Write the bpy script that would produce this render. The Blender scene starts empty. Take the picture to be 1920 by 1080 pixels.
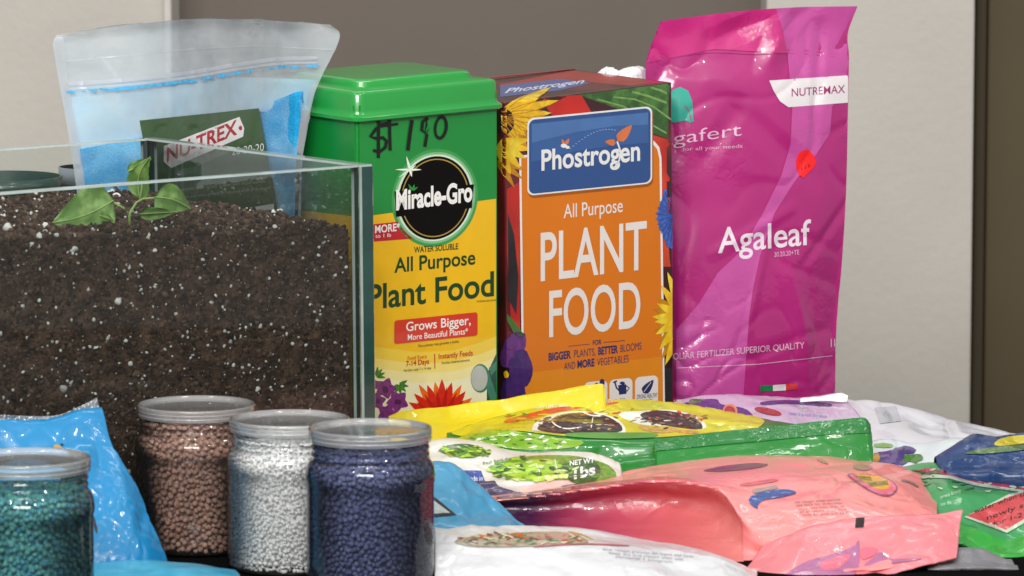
import bpy, bmesh, math, random
import numpy as np
from mathutils import Vector, Matrix, noise
from mathutils.bvhtree import BVHTree
from mathutils.geometry import tessellate_polygon

random.seed(7); rng = np.random.default_rng(7)
C = bpy.context.scene.collection
sc = bpy.context.scene

# ------------------------------------------------------------------ camera
FPX = 8600.0; PITCH = math.radians(6.73); CAM = Vector((0, -3.5, .591))
cd = bpy.data.cameras.new('camera'); cam = bpy.data.objects.new('camera', cd); C.objects.link(cam)
cam.location = CAM; cam.rotation_euler = (math.pi/2 - PITCH, 0, 0)
cd.sensor_width = 36; cd.lens = FPX*36/1920; cd.clip_start = .05; cd.clip_end = 100
cd.dof.use_dof = True; cd.dof.focus_distance = 3.72; cd.dof.aperture_fstop = 18
sc.camera = cam

# ------------------------------------------------------------------ world, lamps, exposure
w = bpy.data.worlds.new('World'); sc.world = w; w.use_nodes = True
bg = w.node_tree.nodes['Background']; bg.inputs[0].default_value = (.98, .985, 1, 1); bg.inputs[1].default_value = .40
def lamp(name, loc, sx, sy, power, col=(1, .97, .93), aim=(0, .1, .1)):
    l = bpy.data.lights.new(name, 'AREA'); l.shape = 'RECTANGLE'; l.size = sx; l.size_y = sy
    l.energy = power; l.color = col
    o = bpy.data.objects.new(name, l); C.objects.link(o); o.location = loc
    o.rotation_euler = (Vector(aim)-Vector(loc)).to_track_quat('-Z', 'Y').to_euler()
for x, y in ((-1.1, -1.7), (-.62, -1.95), (-.2, -1.6), (.28, -1.9), (.7, -1.65), (1.15, -1.95)):
    lamp('ceiling_lamp', (x, y, 1.75), .055, .055, 4.2)
for x in (-.75, .15, 1.1):
    lamp('ceiling_lamp', (x, -.35, 1.7), .16, .05, 2.2)
lamp('front_fill', (-.5, -3.2, 1.75), 1.6, .6, 72, aim=(0, .1, .15))  # large soft fill above the camera, added to brighten jars, soil and fronts
lamp('wall_fill', (0, .85, 2.0), 1.6, .2, 8, aim=(0, 1.6, .2))  # unseen fill that brightens the wall and pillars
vs = sc.view_settings; vs.view_transform = 'Standard'; vs.look = 'None'; vs.exposure = .12; vs.gamma = 1
sc.cycles.transparent_max_bounces = 24; sc.cycles.max_bounces = 10; sc.cycles.use_denoising = True
sc.cycles.caustics_reflective = False; sc.cycles.sample_clamp_indirect = 6

# ------------------------------------------------------------------ helpers
Rw = Vector((1, 0, 0)); Fw = Vector((0, math.cos(PITCH), -math.sin(PITCH))); Up = Vector((0, math.sin(PITCH), math.cos(PITCH)))
def ray(px, py):
    return (Fw*FPX + Rw*(px-960) + Up*(540-py)).normalized()
def at(px, py, Y):
    d = ray(px, py); return CAM + d*((Y-CAM.y)/d.y)
def lin(c):
    if isinstance(c, str): c = tuple(int(c[i:i+2], 16) for i in (0, 2, 4))
    return tuple(((v/255)/12.92 if v/255 <= .04045 else (((v/255)+.055)/1.055)**2.4) for v in c) + (1.0,)

MATS = {}
def N(nt, t, **kw):
    n = nt.nodes.new(t)
    for k, v in kw.items(): setattr(n, k, v)
    return n
def mat(name, col, rough=.5, coat=0., vary=.06, vscale=60, bump=0., bscale=120, crease=0., cscale=30, metal=0., sss=0., sparkle=0., col2=None, c2scale=40, c2lo=.45, c2hi=.6, island=None, spec=.5, detail=3):
    if name in MATS: return MATS[name]
    m = bpy.data.materials.new(name); m.use_nodes = True; nt = m.node_tree; p = nt.nodes['Principled BSDF']
    L = nt.links.new; tc = N(nt, 'ShaderNodeNewGeometry'); base = lin(col)
    p.inputs['Roughness'].default_value = rough; p.inputs['Metallic'].default_value = metal
    p.inputs['Coat Weight'].default_value = coat; p.inputs['Coat Roughness'].default_value = .04
    p.inputs['Specular IOR Level'].default_value = spec
    nz = N(nt, 'ShaderNodeTexNoise'); nz.inputs['Scale'].default_value = vscale; nz.inputs['Detail'].default_value = detail
    L(tc.outputs['Position'], nz.inputs['Vector'])
    src = None
    if island:
        rp = N(nt, 'ShaderNodeValToRGB'); L(tc.outputs['Random Per Island'], rp.inputs[0])
        els = rp.color_ramp.elements
        for i, c in enumerate(island):
            e = els[i] if i < 2 else els.new(.5)
            e.position = i/(len(island)-1); e.color = lin(c)
        for i, c in enumerate(island):
            els[i].position = i/(len(island)-1) if False else els[i].position
        src = rp.outputs[0]
    elif col2:
        rp = N(nt, 'ShaderNodeValToRGB'); n2 = N(nt, 'ShaderNodeTexNoise'); n2.inputs['Scale'].default_value = c2scale; n2.inputs['Detail'].default_value = 6
        L(tc.outputs['Position'], n2.inputs['Vector']); L(n2.outputs[0], rp.inputs[0])
        rp.color_ramp.elements[0].position = c2lo; rp.color_ramp.elements[1].position = c2hi
        rp.color_ramp.elements[0].color = base; rp.color_ramp.elements[1].color = lin(col2); src = rp.outputs[0]
    hs = N(nt, 'ShaderNodeHueSaturation')
    if src: L(src, hs.inputs['Color'])
    else: hs.inputs['Color'].default_value = base
    mr = N(nt, 'ShaderNodeMapRange'); mr.inputs[1].default_value = .3; mr.inputs[2].default_value = .7
    mr.inputs[3].default_value = 1-vary; mr.inputs[4].default_value = 1+vary
    L(nz.outputs[0], mr.inputs[0]); L(mr.outputs[0], hs.inputs['Value']); L(hs.outputs[0], p.inputs['Base Color'])
    prev = None
    if bump:
        b = N(nt, 'ShaderNodeBump'); b.inputs['Strength'].default_value = bump; b.inputs['Distance'].default_value = .002
        nb = N(nt, 'ShaderNodeTexNoise'); nb.inputs['Scale'].default_value = bscale; nb.inputs['Detail'].default_value = 5
        L(tc.outputs['Position'], nb.inputs['Vector']); L(nb.outputs[0], b.inputs['Height']); prev = b
    if crease:
        b = N(nt, 'ShaderNodeBump'); b.inputs['Strength'].default_value = crease; b.inputs['Distance'].default_value = .004
        nb = N(nt, 'ShaderNodeTexVoronoi', feature='SMOOTH_F1'); nb.inputs['Scale'].default_value = cscale; nb.inputs['Smoothness'].default_value = .25
        wn = N(nt, 'ShaderNodeTexNoise'); wn.inputs['Scale'].default_value = cscale*.8
        mx = N(nt, 'ShaderNodeVectorMath', operation='MULTIPLY_ADD'); mx.inputs[1].default_value = (.03, .03, .03)
        L(tc.outputs['Position'], wn.inputs['Vector']); L(wn.outputs[1], mx.inputs[0]); L(tc.outputs['Position'], mx.inputs[2])
        L(mx.outputs[0], nb.inputs['Vector']); L(nb.outputs[0], b.inputs['Height'])
        if prev: L(prev.outputs[0], b.inputs['Normal'])
        prev = b
    if sparkle:
        b = N(nt, 'ShaderNodeBump'); b.inputs['Distance'].default_value = .0016
        nb = N(nt, 'ShaderNodeTexNoise'); nb.inputs['Scale'].default_value = 130; nb.inputs['Detail'].default_value = 4; nb.inputs['Distortion'].default_value = .8
        mk_ = N(nt, 'ShaderNodeTexNoise'); mk_.inputs['Scale'].default_value = 17; mk_.inputs['Detail'].default_value = 2
        mr2 = N(nt, 'ShaderNodeMapRange'); mr2.inputs[1].default_value = .47; mr2.inputs[2].default_value = .66; mr2.inputs[3].default_value = .04; mr2.inputs[4].default_value = sparkle
        L(tc.outputs['Position'], nb.inputs['Vector']); L(tc.outputs['Position'], mk_.inputs['Vector']); L(mk_.outputs[0], mr2.inputs[0]); L(mr2.outputs[0], b.inputs['Strength']); L(nb.outputs[0], b.inputs['Height'])
        if prev: L(prev.outputs[0], b.inputs['Normal'])
        prev = b
    if prev: L(prev.outputs[0], p.inputs['Normal'])
    if crease and coat: L(prev.outputs[0], p.inputs['Coat Normal'])
    if sss:
        p.inputs['Subsurface Weight'].default_value = sss; p.inputs['Subsurface Scale'].default_value = .004
    MATS[name] = m; return m
def clear(name, tint='f4f8f8', haze=0., hazecol='ffffff', rough=.03, gloss=1.0, crease=0., cscale=25, fres=1.35, trans=.4, hvar=None):
    """thin clear sheet: see-through with fresnel gloss, plus an optional milky share"""
    if name in MATS: return MATS[name]
    m = bpy.data.materials.new(name); m.use_nodes = True; nt = m.node_tree; L = nt.links.new
    nt.nodes.remove(nt.nodes['Principled BSDF']); out = nt.nodes['Material Output']
    tr = N(nt, 'ShaderNodeBsdfTransparent'); tr.inputs[0].default_value = lin(tint)
    df = N(nt, 'ShaderNodeBsdfDiffuse'); df.inputs[0].default_value = lin(hazecol)
    tl = N(nt, 'ShaderNodeBsdfTranslucent'); tl.inputs[0].default_value = lin(hazecol)
    dm = N(nt, 'ShaderNodeMixShader'); dm.inputs[0].default_value = trans; L(df.outputs[0], dm.inputs[1]); L(tl.outputs[0], dm.inputs[2])
    m1 = N(nt, 'ShaderNodeMixShader'); m1.inputs[0].default_value = haze; L(tr.outputs[0], m1.inputs[1]); L(dm.outputs[0], m1.inputs[2])
    if hvar:
        hn = N(nt, 'ShaderNodeTexNoise'); hn.inputs['Scale'].default_value = hvar[0]; hn.inputs['Detail'].default_value = 3; hg = N(nt, 'ShaderNodeNewGeometry'); hm = N(nt, 'ShaderNodeMapRange')
        hm.inputs[1].default_value = .35; hm.inputs[2].default_value = .68; hm.inputs[3].default_value = hvar[1]; hm.inputs[4].default_value = hvar[2]
        L(hg.outputs['Position'], hn.inputs['Vector']); L(hn.outputs[0], hm.inputs[0]); L(hm.outputs[0], m1.inputs[0])
    gl = N(nt, 'ShaderNodeBsdfGlossy'); gl.inputs['Roughness'].default_value = rough
    fr = N(nt, 'ShaderNodeFresnel'); fr.inputs[0].default_value = fres
    mm = N(nt, 'ShaderNodeMath', operation='MULTIPLY'); mm.inputs[1].default_value = gloss; L(fr.outputs[0], mm.inputs[0])
    m2 = N(nt, 'ShaderNodeMixShader'); L(mm.outputs[0], m2.inputs[0]); L(m1.outputs[0], m2.inputs[1]); L(gl.outputs[0], m2.inputs[2])
    L(m2.outputs[0], out.inputs[0])
    if crease:
        tc = N(nt, 'ShaderNodeNewGeometry'); b = N(nt, 'ShaderNodeBump'); b.inputs['Strength'].default_value = crease; b.inputs['Distance'].default_value = .004
        nb = N(nt, 'ShaderNodeTexNoise'); nb.inputs['Scale'].default_value = cscale; nb.inputs['Detail'].default_value = 4; nb.inputs['Distortion'].default_value = 1.2
        L(tc.outputs['Position'], nb.inputs['Vector']); L(nb.outputs[0], b.inputs['Height'])
        L(b.outputs[0], gl.inputs['Normal'])
    MATS[name] = m; return m

def link(name, me, m, parent=None, loc=None, smooth=True):
    me.name = name; o = bpy.data.objects.new(name, me); C.objects.link(o)
    if m: me.materials.append(m) if not isinstance(m, (list, tuple)) else [me.materials.append(k) for k in m]
    if parent: o.parent = parent
    if loc is not None: o.location = loc
    if smooth: me.polygons.foreach_set('use_smooth', [True]*len(me.polygons))
    return o
class Thing:
    def __init__(s, name, label, cat, loc, group=None):
        s.loc = Vector(loc); s.root = bpy.data.objects.new(name, None); C.objects.link(s.root); s.root.location = s.loc
        s.root.empty_display_size = .02
        s.root['label'] = label; s.root['category'] = cat
        if group: s.root['group'] = group
        s.bvh = None; s.lift = 0.
    def add(s, name, V, F, m, smooth=True, parent=None, target=False, flat=False, label=None, stuff=False, matidx=None):
        V = [Vector(v) for v in V]
        me = bpy.data.meshes.new(name); me.from_pydata([tuple(v-s.loc) for v in V], [], F); me.update()
        o = link(name, me, m, parent or s.root, None, smooth)
        if matidx is not None: me.polygons.foreach_set('material_index', matidx)
        if target: s.bvh = BVHTree.FromPolygons([tuple(v) for v in V], F)
        if label: o['label'] = label
        if stuff: o['kind'] = 'stuff'
        return o
    def addbm(s, name, bm, m, smooth=False, parent=None, target=False, stuff=False):
        bm.verts.index_update()
        V = [v.co.copy() for v in bm.verts]; F = [[v.index for v in f.verts] for f in bm.faces]
        mi = [f.material_index for f in bm.faces]; bm.free()
        return s.add(name, V, F, m, smooth, parent, target, stuff=stuff, matidx=mi)
def struct(name, V, F, m, smooth=False):
    me = bpy.data.meshes.new(name); me.from_pydata([tuple(v) for v in V], [], F); me.update()
    o = link(name, me, m, smooth=smooth); o['kind'] = 'structure'; return o

# ---- flat print laid onto a real surface (pixel-measured outline, projected once onto the object)
def cut(bm, step):
    xs = [v.co.x for v in bm.verts]; ys = [v.co.y for v in bm.verts]
    if not xs: return
    for ax, lo, hi in ((0, min(xs), max(xs)), (1, min(ys), max(ys))):
        c = math.floor(lo/step)*step + step
        while c < hi:
            n = Vector((1, 0, 0)) if ax == 0 else Vector((0, 1, 0))
            bmesh.ops.bisect_plane(bm, geom=bm.verts[:]+bm.edges[:]+bm.faces[:], plane_co=n*c, plane_no=n, dist=1e-5)
            c += step
def loops_bm(groups):
    bm = bmesh.new()
    for gi, loops in enumerate(groups):
        flat = [p for l in loops for p in l]; zz = .85*gi/max(1, len(groups))
        vs_ = [bm.verts.new((p[0], p[1], zz)) for p in flat]
        for t in tessellate_polygon([[Vector((p[0], p[1], 0)) for p in l] for l in loops]):
            try: bm.faces.new([vs_[i] for i in t])
            except ValueError: pass
    return bm
_cap = {}
def text_bm(s, A, B, h, bold=0., shear=0., space=1.0):
    cu = bpy.data.curves.new('t', 'FONT'); cu.body = s; cu.offset = bold; cu.resolution_u = 5; cu.shear = shear; cu.space_character = space
    cu.fill_mode = 'FRONT' if hasattr(cu, 'fill_mode') else cu.fill_mode
    o = bpy.data.objects.new('t', cu); C.objects.link(o); bpy.context.view_layer.update()
    me = o.to_mesh(); bm = bmesh.new(); bm.from_mesh(me); o.to_mesh_clear()
    bpy.data.objects.remove(o); bpy.data.curves.remove(cu)
    xs = [v.co.x for v in bm.verts]; x0, x1 = min(xs), max(xs); cap = .7
    dx, dy = B[0]-A[0], B[1]-A[1]
    for v in bm.verts:
        u = (v.co.x-x0)/(x1-x0); t = v.co.y/cap
        v.co = Vector((A[0]+dx*u, A[1]+dy*u-h*t, 0))
    return bm
def decal(th, name, m, bm, layer=1, step=8, parent=None, bvh=None):
    if th.lift: step = min(step, 4)
    cut(bm, step)
    bvh = bvh or th.bvh; bad = []; last = None
    for v in bm.verts:
        d = ray(v.co.x, v.co.y); hit, n, i, _ = bvh.ray_cast(CAM, d)
        if hit is None and last and th.lift:      # just past the outline: hug the nearest rim of the surface
            near = bvh.find_nearest(CAM+d*last)
            if near[0] is not None:
                near = bvh.find_nearest(CAM+d*(near[0]-CAM).dot(d))
                if (near[0]-(CAM+d*(near[0]-CAM).dot(d))).length < .0035: hit, n = near[0], near[1]
        if hit is None: bad.append(v); continue
        last = (hit-CAM).length
        if n.dot(d) > 0: n = -n
        q = layer+v.co.z; v.co = hit + n*(.00006*q+th.lift*.5) - d*(.00003*q+th.lift*.7)
    bmesh.ops.delete(bm, geom=bad, context='VERTS')
    if not bm.faces: bm.free(); return None
    return th.addbm(name, bm, m, smooth=False, parent=parent)
def chaikin(q, k=2):
    for _ in range(k):
        o = []
        for i in range(len(q)):
            a, b = q[i], q[(i+1) % len(q)]
            o += [(a[0]*.78+b[0]*.22, a[1]*.78+b[1]*.22), (a[0]*.22+b[0]*.78, a[1]*.22+b[1]*.78)]
        q = o
    return q
ORG = ('_print', '_picture', 'oval', '_badge', '_top', '_patch', '_strip', 'seed_picture', 'oval_badge')
def poly(th, name, m, pts, layer=1, step=10, **k):
    if th.lift and name.endswith(ORG) and len(pts) < 22 and name not in ('gusset_shade_print', 'top_print', 'flag_print', 'grey_print', 'triangle_print', 'white_print', 'side_print'): pts = chaikin(pts)
    return decal(th, name, m, loops_bm([[pts]]), layer, step, **k)
def polys(th, name, m, lst, layer=1, step=10, **k):
    if th.lift and name.endswith(ORG): lst = [chaikin(q) if len(q) < 22 else q for q in lst]
    return decal(th, name, m, loops_bm([[p] for p in lst]), layer, step, **k)
def text(th, s, A, B, h, m, bold=0., layer=3, name='lettering', shear=0., step=8, **k): return decal(th, name, m, text_bm(s, A, B, h, bold, shear), layer, step, **k)
def sl(pts, s, x0): return [(x, y+s*(x-x0)) for x, y in pts]
def ell(cx, cy, rx, ry, n=32, s=0., a0=0, a1=360, rot=0):
    o = []
    for i in range(n):
        a = math.radians(a0+(a1-a0)*i/(n if a1-a0 == 360 else n-1)); x, y = rx*math.cos(a), ry*math.sin(a)
        r = math.radians(rot); x, y = x*math.cos(r)-y*math.sin(r), x*math.sin(r)+y*math.cos(r)
        o.append((cx+x, cy+y+s*x))
    return o
def rrect(x0, y0, x1, y1, r, s=0., n=5):
    o = []
    for cx, cy, a in ((x1-r, y0+r, -90), (x1-r, y1-r, 0), (x0+r, y1-r, 90), (x0+r, y0+r, 180)):
        for i in range(n+1):
            t = math.radians(a+90*i/n); o.append((cx+r*math.cos(t), cy+r*math.sin(t)))
    return sl(o, s, x0)
def petal(cx, cy, ang, ln, wd, n=7, tip=.55):
    o = []; c, s_ = math.cos(math.radians(ang)), math.sin(math.radians(ang))
    for sg in (1, -1):
        r = range(n+1) if sg == 1 else range(n-1, 0, -1)
        for i in r:
            t = i/n; wv = wd*max(0, math.sin(math.pi*t**tip))**.72*sg*.47; o.append((cx+c*ln*t-s_*wv, cy+s_*ln*t+c*wv))
    return o
def stroke(pts, wd):
    L_, R_ = [], []
    for i, p in enumerate(pts):
        a = pts[max(0, i-1)]; b = pts[min(len(pts)-1, i+1)]; dx, dy = b[0]-a[0], b[1]-a[1]; l = math.hypot(dx, dy) or 1
        L_.append((p[0]-dy/l*wd/2, p[1]+dx/l*wd/2)); R_.append((p[0]+dy/l*wd/2, p[1]-dx/l*wd/2))
    return L_+R_[::-1]
def blob(cx, cy, rx, ry, jag=.15, n=22, seed=0, rot=0):
    r = random.Random(seed); return [(cx+(x-cx)*k, cy+(y-cy)*k) for (x, y) in ell(cx, cy, rx, ry, n, rot=rot) for k in [1+r.uniform(-jag, jag)]]

# ---- catmull-rom patch through measured control points
def cr(P, t):
    n = len(P)-1; x = np.clip(t, 0, 1)*n; i = np.minimum(x.astype(int), n-1); f = (x-i)[:, None]
    g = lambda k: P[np.clip(k, 0, n)]
    p0, p1, p2, p3 = g(i-1), g(i), g(i+1), g(i+2)
    p0 = np.where((i == 0)[:, None], 2*p1-p2, p0); p3 = np.where((i == n-1)[:, None], 2*p2-p1, p3)
    return .5*((2*p1)+(-p0+p2)*f+(2*p0-5*p1+4*p2-p3)*f**2+(-p0+3*p1-3*p2+p3)*f**3)
def patch_np(G, nu, nv):
    G = np.array(G, float)                      # rows x cols x 3
    u = np.linspace(0, 1, nu); v = np.linspace(0, 1, nv)
    A = np.stack([cr(G[r], u) for r in range(G.shape[0])])      # rows x nu x 3
    return np.stack([cr(A[:, j], v) for j in range(nu)], 1)     # nv x nu x 3
def crumple(P, amp, f=22, seed=0, aniso=(1, 1, 1), edge=0., folds=0, foldk=14.):
    """push surface points along their normals: soft swells plus sharp-edged film creases"""
    nv, nu, _ = P.shape
    du = np.gradient(P, axis=1); dv = np.gradient(P, axis=0); n = np.cross(du, dv); n /= (np.linalg.norm(n, axis=2, keepdims=True)+1e-9)
    D = np.zeros((nv, nu)); off = Vector((seed*3.1, seed*1.7, seed*.9))
    for j in range(nv):
        for i in range(nu):
            q = Vector((P[j, i, 0]*aniso[0], P[j, i, 1]*aniso[1], P[j, i, 2]*aniso[2]))
            a = noise.noise(q*f+off); b = noise.noise(q*f*2.3+off*2); wv = noise.noise_vector(q*f*.7+off)*.35
            vd = noise.voronoi(q*f*1.1+wv+off)[0]
            ridge = 1-min(1, abs(noise.noise(q*f*1.3+wv*2+off*3))*5)
            r2 = 1-min(1, abs(noise.noise(q*f*2.9+wv*3+off*5))*6); msk = max(0, noise.noise(q*f*.45+off*7)+.15)
            D[j, i] = a*.8+b*.35+(vd[1]-vd[0])*.6+ridge**2*.5+r2*msk*.9
    rs = np.random.default_rng(seed+100); Q = P.reshape(-1, 3); ext = np.linalg.norm(Q.max(0)-Q.min(0)); Z = np.zeros(len(Q))
    for _ in range(folds):
        a_ = Q[rs.integers(len(Q))]; b_ = Q[rs.integers(len(Q))]; ln = rs.uniform(.08, .3)*ext; dv_ = b_-a_; dv_ = dv_/(np.linalg.norm(dv_)+1e-9)*ln
        t_ = np.clip(((Q-a_)@dv_)/(ln*ln), 0, 1); ds = np.linalg.norm(Q-(a_+t_[:, None]*dv_), axis=1); wd = rs.uniform(.005, .016)
        Z += rs.choice([-1, 1, 1])*rs.uniform(.4, 1)*np.clip(1-ds/wd, 0, 1)**1.15*np.sin(np.pi*(.12+.76*t_))*wd*14
    D = D + (Z*.0055/max(amp, 1e-6)*.012 if False else Z*foldk).reshape(nv, nu)
    k = np.ones((nv, nu))
    if edge:
        uu = np.minimum(np.linspace(0, 1, nu), np.linspace(1, 0, nu))/edge; vv = np.minimum(np.linspace(0, 1, nv), np.linspace(1, 0, nv))/edge
        k = np.clip(np.minimum(uu[None, :], vv[:, None]), 0, 1)
    return P + n*(D*k*amp)[..., None]
def grid_faces(nu, nv, off=0): return [(off+j*nu+i, off+j*nu+i+1, off+(j+1)*nu+i+1, off+(j+1)*nu+i) for j in range(nv-1) for i in range(nu-1)]
def px_grid(G): return [[tuple(at(*p)) for p in row] for row in G]
def add_patch(th, name, G, m, nu=70, nv=50, amp=.0015, f=22, seed=0, edge=0., close=True, target=True, aniso=(1, 1, 1), thick=0., parent=None, px=True, smooth=True, folds=0):
    P = patch_np(px_grid(G) if px else G, nu, nv)
    if amp: P = crumple(P, amp, f, seed, aniso, edge, folds)
    V = [tuple(p) for p in P.reshape(-1, 3)]; F = grid_faces(nu, nv)
    if close or thick:
        # back side: the same outline, dropped behind/below, stitched along the rim
        du = np.gradient(P, axis=1); dv = np.gradient(P, axis=0); n = np.cross(du, dv); n /= (np.linalg.norm(n, axis=2, keepdims=True)+1e-9)
        # choose the direction away from the camera
        cdv = P-np.array(CAM); sgn = np.sign((n*cdv).sum(2).mean()) or 1
        t = thick or .0012
        uu = np.minimum(np.linspace(0, 1, nu), np.linspace(1, 0, nu)); vv = np.minimum(np.linspace(0, 1, nv), np.linspace(1, 0, nv))
        k = np.clip(np.minimum(uu[None, :]*6, vv[:, None]*6), .12, 1) if close and not thick else np.ones((nv, nu))
        Q = P + n*sgn*(t*k)[..., None]
        b = len(V); V += [tuple(p) for p in Q.reshape(-1, 3)]; F += [tuple(reversed(q)) for q in grid_faces(nu, nv, b)]
        rim = [i for i in range(nu)]+[j*nu+nu-1 for j in range(1, nv)]+[(nv-1)*nu+i for i in range(nu-2, -1, -1)]+[j*nu for j in range(nv-2, 0, -1)]
        for a, c in zip(rim, rim[1:]+rim[:1]): F.append((c, a, a+b, c+b))
    if target: th.lift = .0005
    if target: th.bvh = BVHTree.FromPolygons([tuple(p) for p in P.reshape(-1, 3)], grid_faces(nu, nv))
    return th.add(name, V, F, m, smooth, parent)
def base_of(G):
    pts = [at(*p) for r in G for p in r]; return Vector((sum(p.x for p in pts)/len(pts), sum(p.y for p in pts)/len(pts), min(p.z for p in pts)))

def box_bm(x0, x1, y0, y1, z0, z1, M=None, bevel=0., seg=2):
    bm = bmesh.new(); bmesh.ops.create_cube(bm, size=1)
    for v in bm.verts: v.co = Vector(((x0+x1)/2+v.co.x*(x1-x0), (y0+y1)/2+v.co.y*(y1-y0), (z0+z1)/2+v.co.z*(z1-z0)))
    if bevel: bmesh.ops.bevel(bm, geom=bm.edges[:], offset=bevel, segments=seg, affect='EDGES', profile=.5)
    if M: bm.transform(M)
    return bm

# ------------------------------------------------------------------ setting
taupe = mat('taupe_wall', '776e66', .85, vary=.03, vscale=5, bump=.15, bscale=160)
beige = mat('beige_plaster', 'cfcac1', .8, vary=.05, vscale=5, bump=.35, bscale=90)
olive = mat('dark_olive_paint', '5c5038', .7, vary=.05, vscale=6)
olive2 = mat('darker_olive_paint', '483d2a', .7, vary=.05, vscale=6)
def wall_box(name, xa, xb, Yf, Yb, m, zt=1.5, zb=-.75):
    xs = ((xa-960)*(Yf+3.5)/FPX, (xb-960)*(Yf+3.5)/FPX)
    bm = box_bm(xs[0], xs[1], Yf, Yb, zb, zt, bevel=.003, seg=2)
    V = [v.co.copy() for v in bm.verts]; bm.verts.index_update(); F = [[v.index for v in f.verts] for f in bm.faces]; bm.free()
    return struct(name, V, F, m)
wall_box('wall_back', -1400, 3200, 1.62, 1.75, taupe)
a = wall_box('wall_pillar', -1100, 322, 1.50, 1.617, beige)
a = wall_box('wall_pillar', 1437, 1828, 1.50, 1.617, beige)
wall_box('wall_trim', 306, 321, 1.494, 1.4995, mat('pale_trim', 'd9d5ce', .7))
wall_box('wall_recess', 1829.5, 1851, 1.56, 1.617, olive2); wall_box('wall_recess', 1852, 2700, 1.575, 1.617, olive)
floor = mat('grey_floor', '77736c', .6, vary=.1, vscale=8)
struct('floor', [(-6, -8, -.75), (6, -8, -.75), (6, 6, -.75), (-6, 6, -.75)], [(0, 1, 2, 3)], floor)
# table under a black cloth, its back edge running away to the left
th = Thing('table', 'table under a plain black cloth that carries all the packets and jars', 'table', (0, 0, -.75))
cloth = mat('black_cloth', '0b0b0c', 1.0, vary=.2, vscale=200, bump=.3, bscale=500, spec=.03)
MT = Matrix.Translation((0.05, 0, 0)) @ Matrix.Rotation(math.radians(-22), 4, 'Z')
th.addbm('tabletop', box_bm(-1.0, 1.0, -.95, .54, -.03, 0, MT, .004), cloth)
cl = []
n = 160
ring = []
for i in range(n):
    t = i/n*4; k = int(t); f = t-k
    cx = [(-1, -.95), (1, -.95), (1, .54), (-1, .54)]; p, q = cx[k], cx[(k+1) % 4]
    ring.append((p[0]+(q[0]-p[0])*f, p[1]+(q[1]-p[1])*f, i))
V = []; F = []
for lvl, z in enumerate((-.004, -.25, -.62)):
    for x, y, i in ring:
        e = (0.003, .012, .03)[lvl]*(1+.7*math.sin(i*1.9)) ; l = math.hypot(x, y)
        V.append(MT @ Vector((x+x/l*e, y+y/l*e, z)))
for r in range(2):
    for i in range(n): F.append((r*n+i, r*n+(i+1) % n, (r+1)*n+(i+1) % n, (r+1)*n+i))
th.add('table_cloth', V, F, cloth)
for x, y in ((-.9, -.85), (.9, -.85), (.9, .44), (-.9, .44)):
    th.addbm('leg', box_bm(x-.02, x+.02, y-.02, y+.02, -.75, -.031, MT, .003), mat('table_steel', '55585c', .4, metal=.8))

# ------------------------------------------------------------------ glass tank, soil, seedling
YT = 37.2
O = Vector((-.105, .03, 0)); MK = Matrix.Translation(O) @ Matrix.Rotation(math.radians(YT), 4, 'Z') @ Matrix.Rotation(math.radians(-.5), 4, 'Y')
TW, TD, TH, TT = .62, .31, .271, .013
pane = clear('tank_glass', 'fafcfb', haze=.012, hazecol='e8e4dc', rough=.02, gloss=.5, fres=1.35)
edge = mat('glass_edge_green', '1d443d', .18, coat=.5, vary=.25, vscale=35, spec=.6)
rim = mat('glass_rim_pale', '98a5a2', .2, coat=.5, vary=.2, vscale=30)
tank = Thing('glass_tank', 'open clear glass tank with green edges filled with dark potting soil', 'tank', O)
def glass_box(x0, x1, y0, y1, z0, z1, big):
    bm = box_bm(x0, x1, y0, y1, z0, z1)
    bmesh.ops.bevel(bm, geom=bm.edges[:], offset=.0015, segments=1, affect='EDGES')
    for f in bm.faces:
        f.normal_update(); nrm = f.normal
        f.material_index = 0 if abs(nrm[big]) > .9 else (2 if nrm.z > .5 else 1)
        if abs(nrm.x) < .85 and abs(nrm.y) < .85 and abs(nrm.z) < .85: f.material_index = 2
    bm.transform(MK); return bm
GM = [pane, edge, rim]
tank.addbm('glass_pane', glass_box(-TW, -TT-.0002, 0, TT*.7, .0055, TH, 1), GM)
tank.addbm('glass_pane', glass_box(-TT, 0, -.0004, TD, .0055, TH, 0), GM)
tank.addbm('glass_pane', glass_box(-TW, -TT-.0002, TD-TT*.7, TD, .0055, TH, 1), GM)
tank.addbm('glass_pane', glass_box(-TW-TT*.7, -TW-.0002, 0, TD, .0055, TH, 0), GM)
tank.addbm('base_pane', glass_box(-TW, 0, 0, TD, 0.0003, .005, 2), GM)
soilm = mat('dark_potting_soil', '32251e', .95, vary=.4, vscale=260, bump=1.0, bscale=420, col2='5c483b', c2scale=90, c2lo=.4, c2hi=.72, spec=.15)
crumbm = mat('soil_crumb', '33261f', .95, vary=.3, vscale=300, island=['1c1512', '382b23', '463830', '5c4b3f'], spec=.15)
perm = mat('white_perlite', 'd9dcd8', .9, vary=.08, vscale=300, island=['9da09b', 'd8dad6', 'b9bcb7'], spec=.3)
IV, IF = [], []
_b = bmesh.new(); bmesh.ops.create_icosphere(_b, subdivisions=1, radius=1); _b.verts.index_update()
ICO = np.array([v.co[:] for v in _b.verts]); ICOF = np.array([[v.index for v in f.verts] for f in _b.faces]); _b.free()
_b = bmesh.new(); bmesh.ops.create_icosphere(_b, subdivisions=2, radius=1); _b.verts.index_update()
ICO2 = np.array([v.co[:] for v in _b.verts]); ICO2F = np.array([[v.index for v in f.verts] for f in _b.faces]); _b.free()
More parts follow.
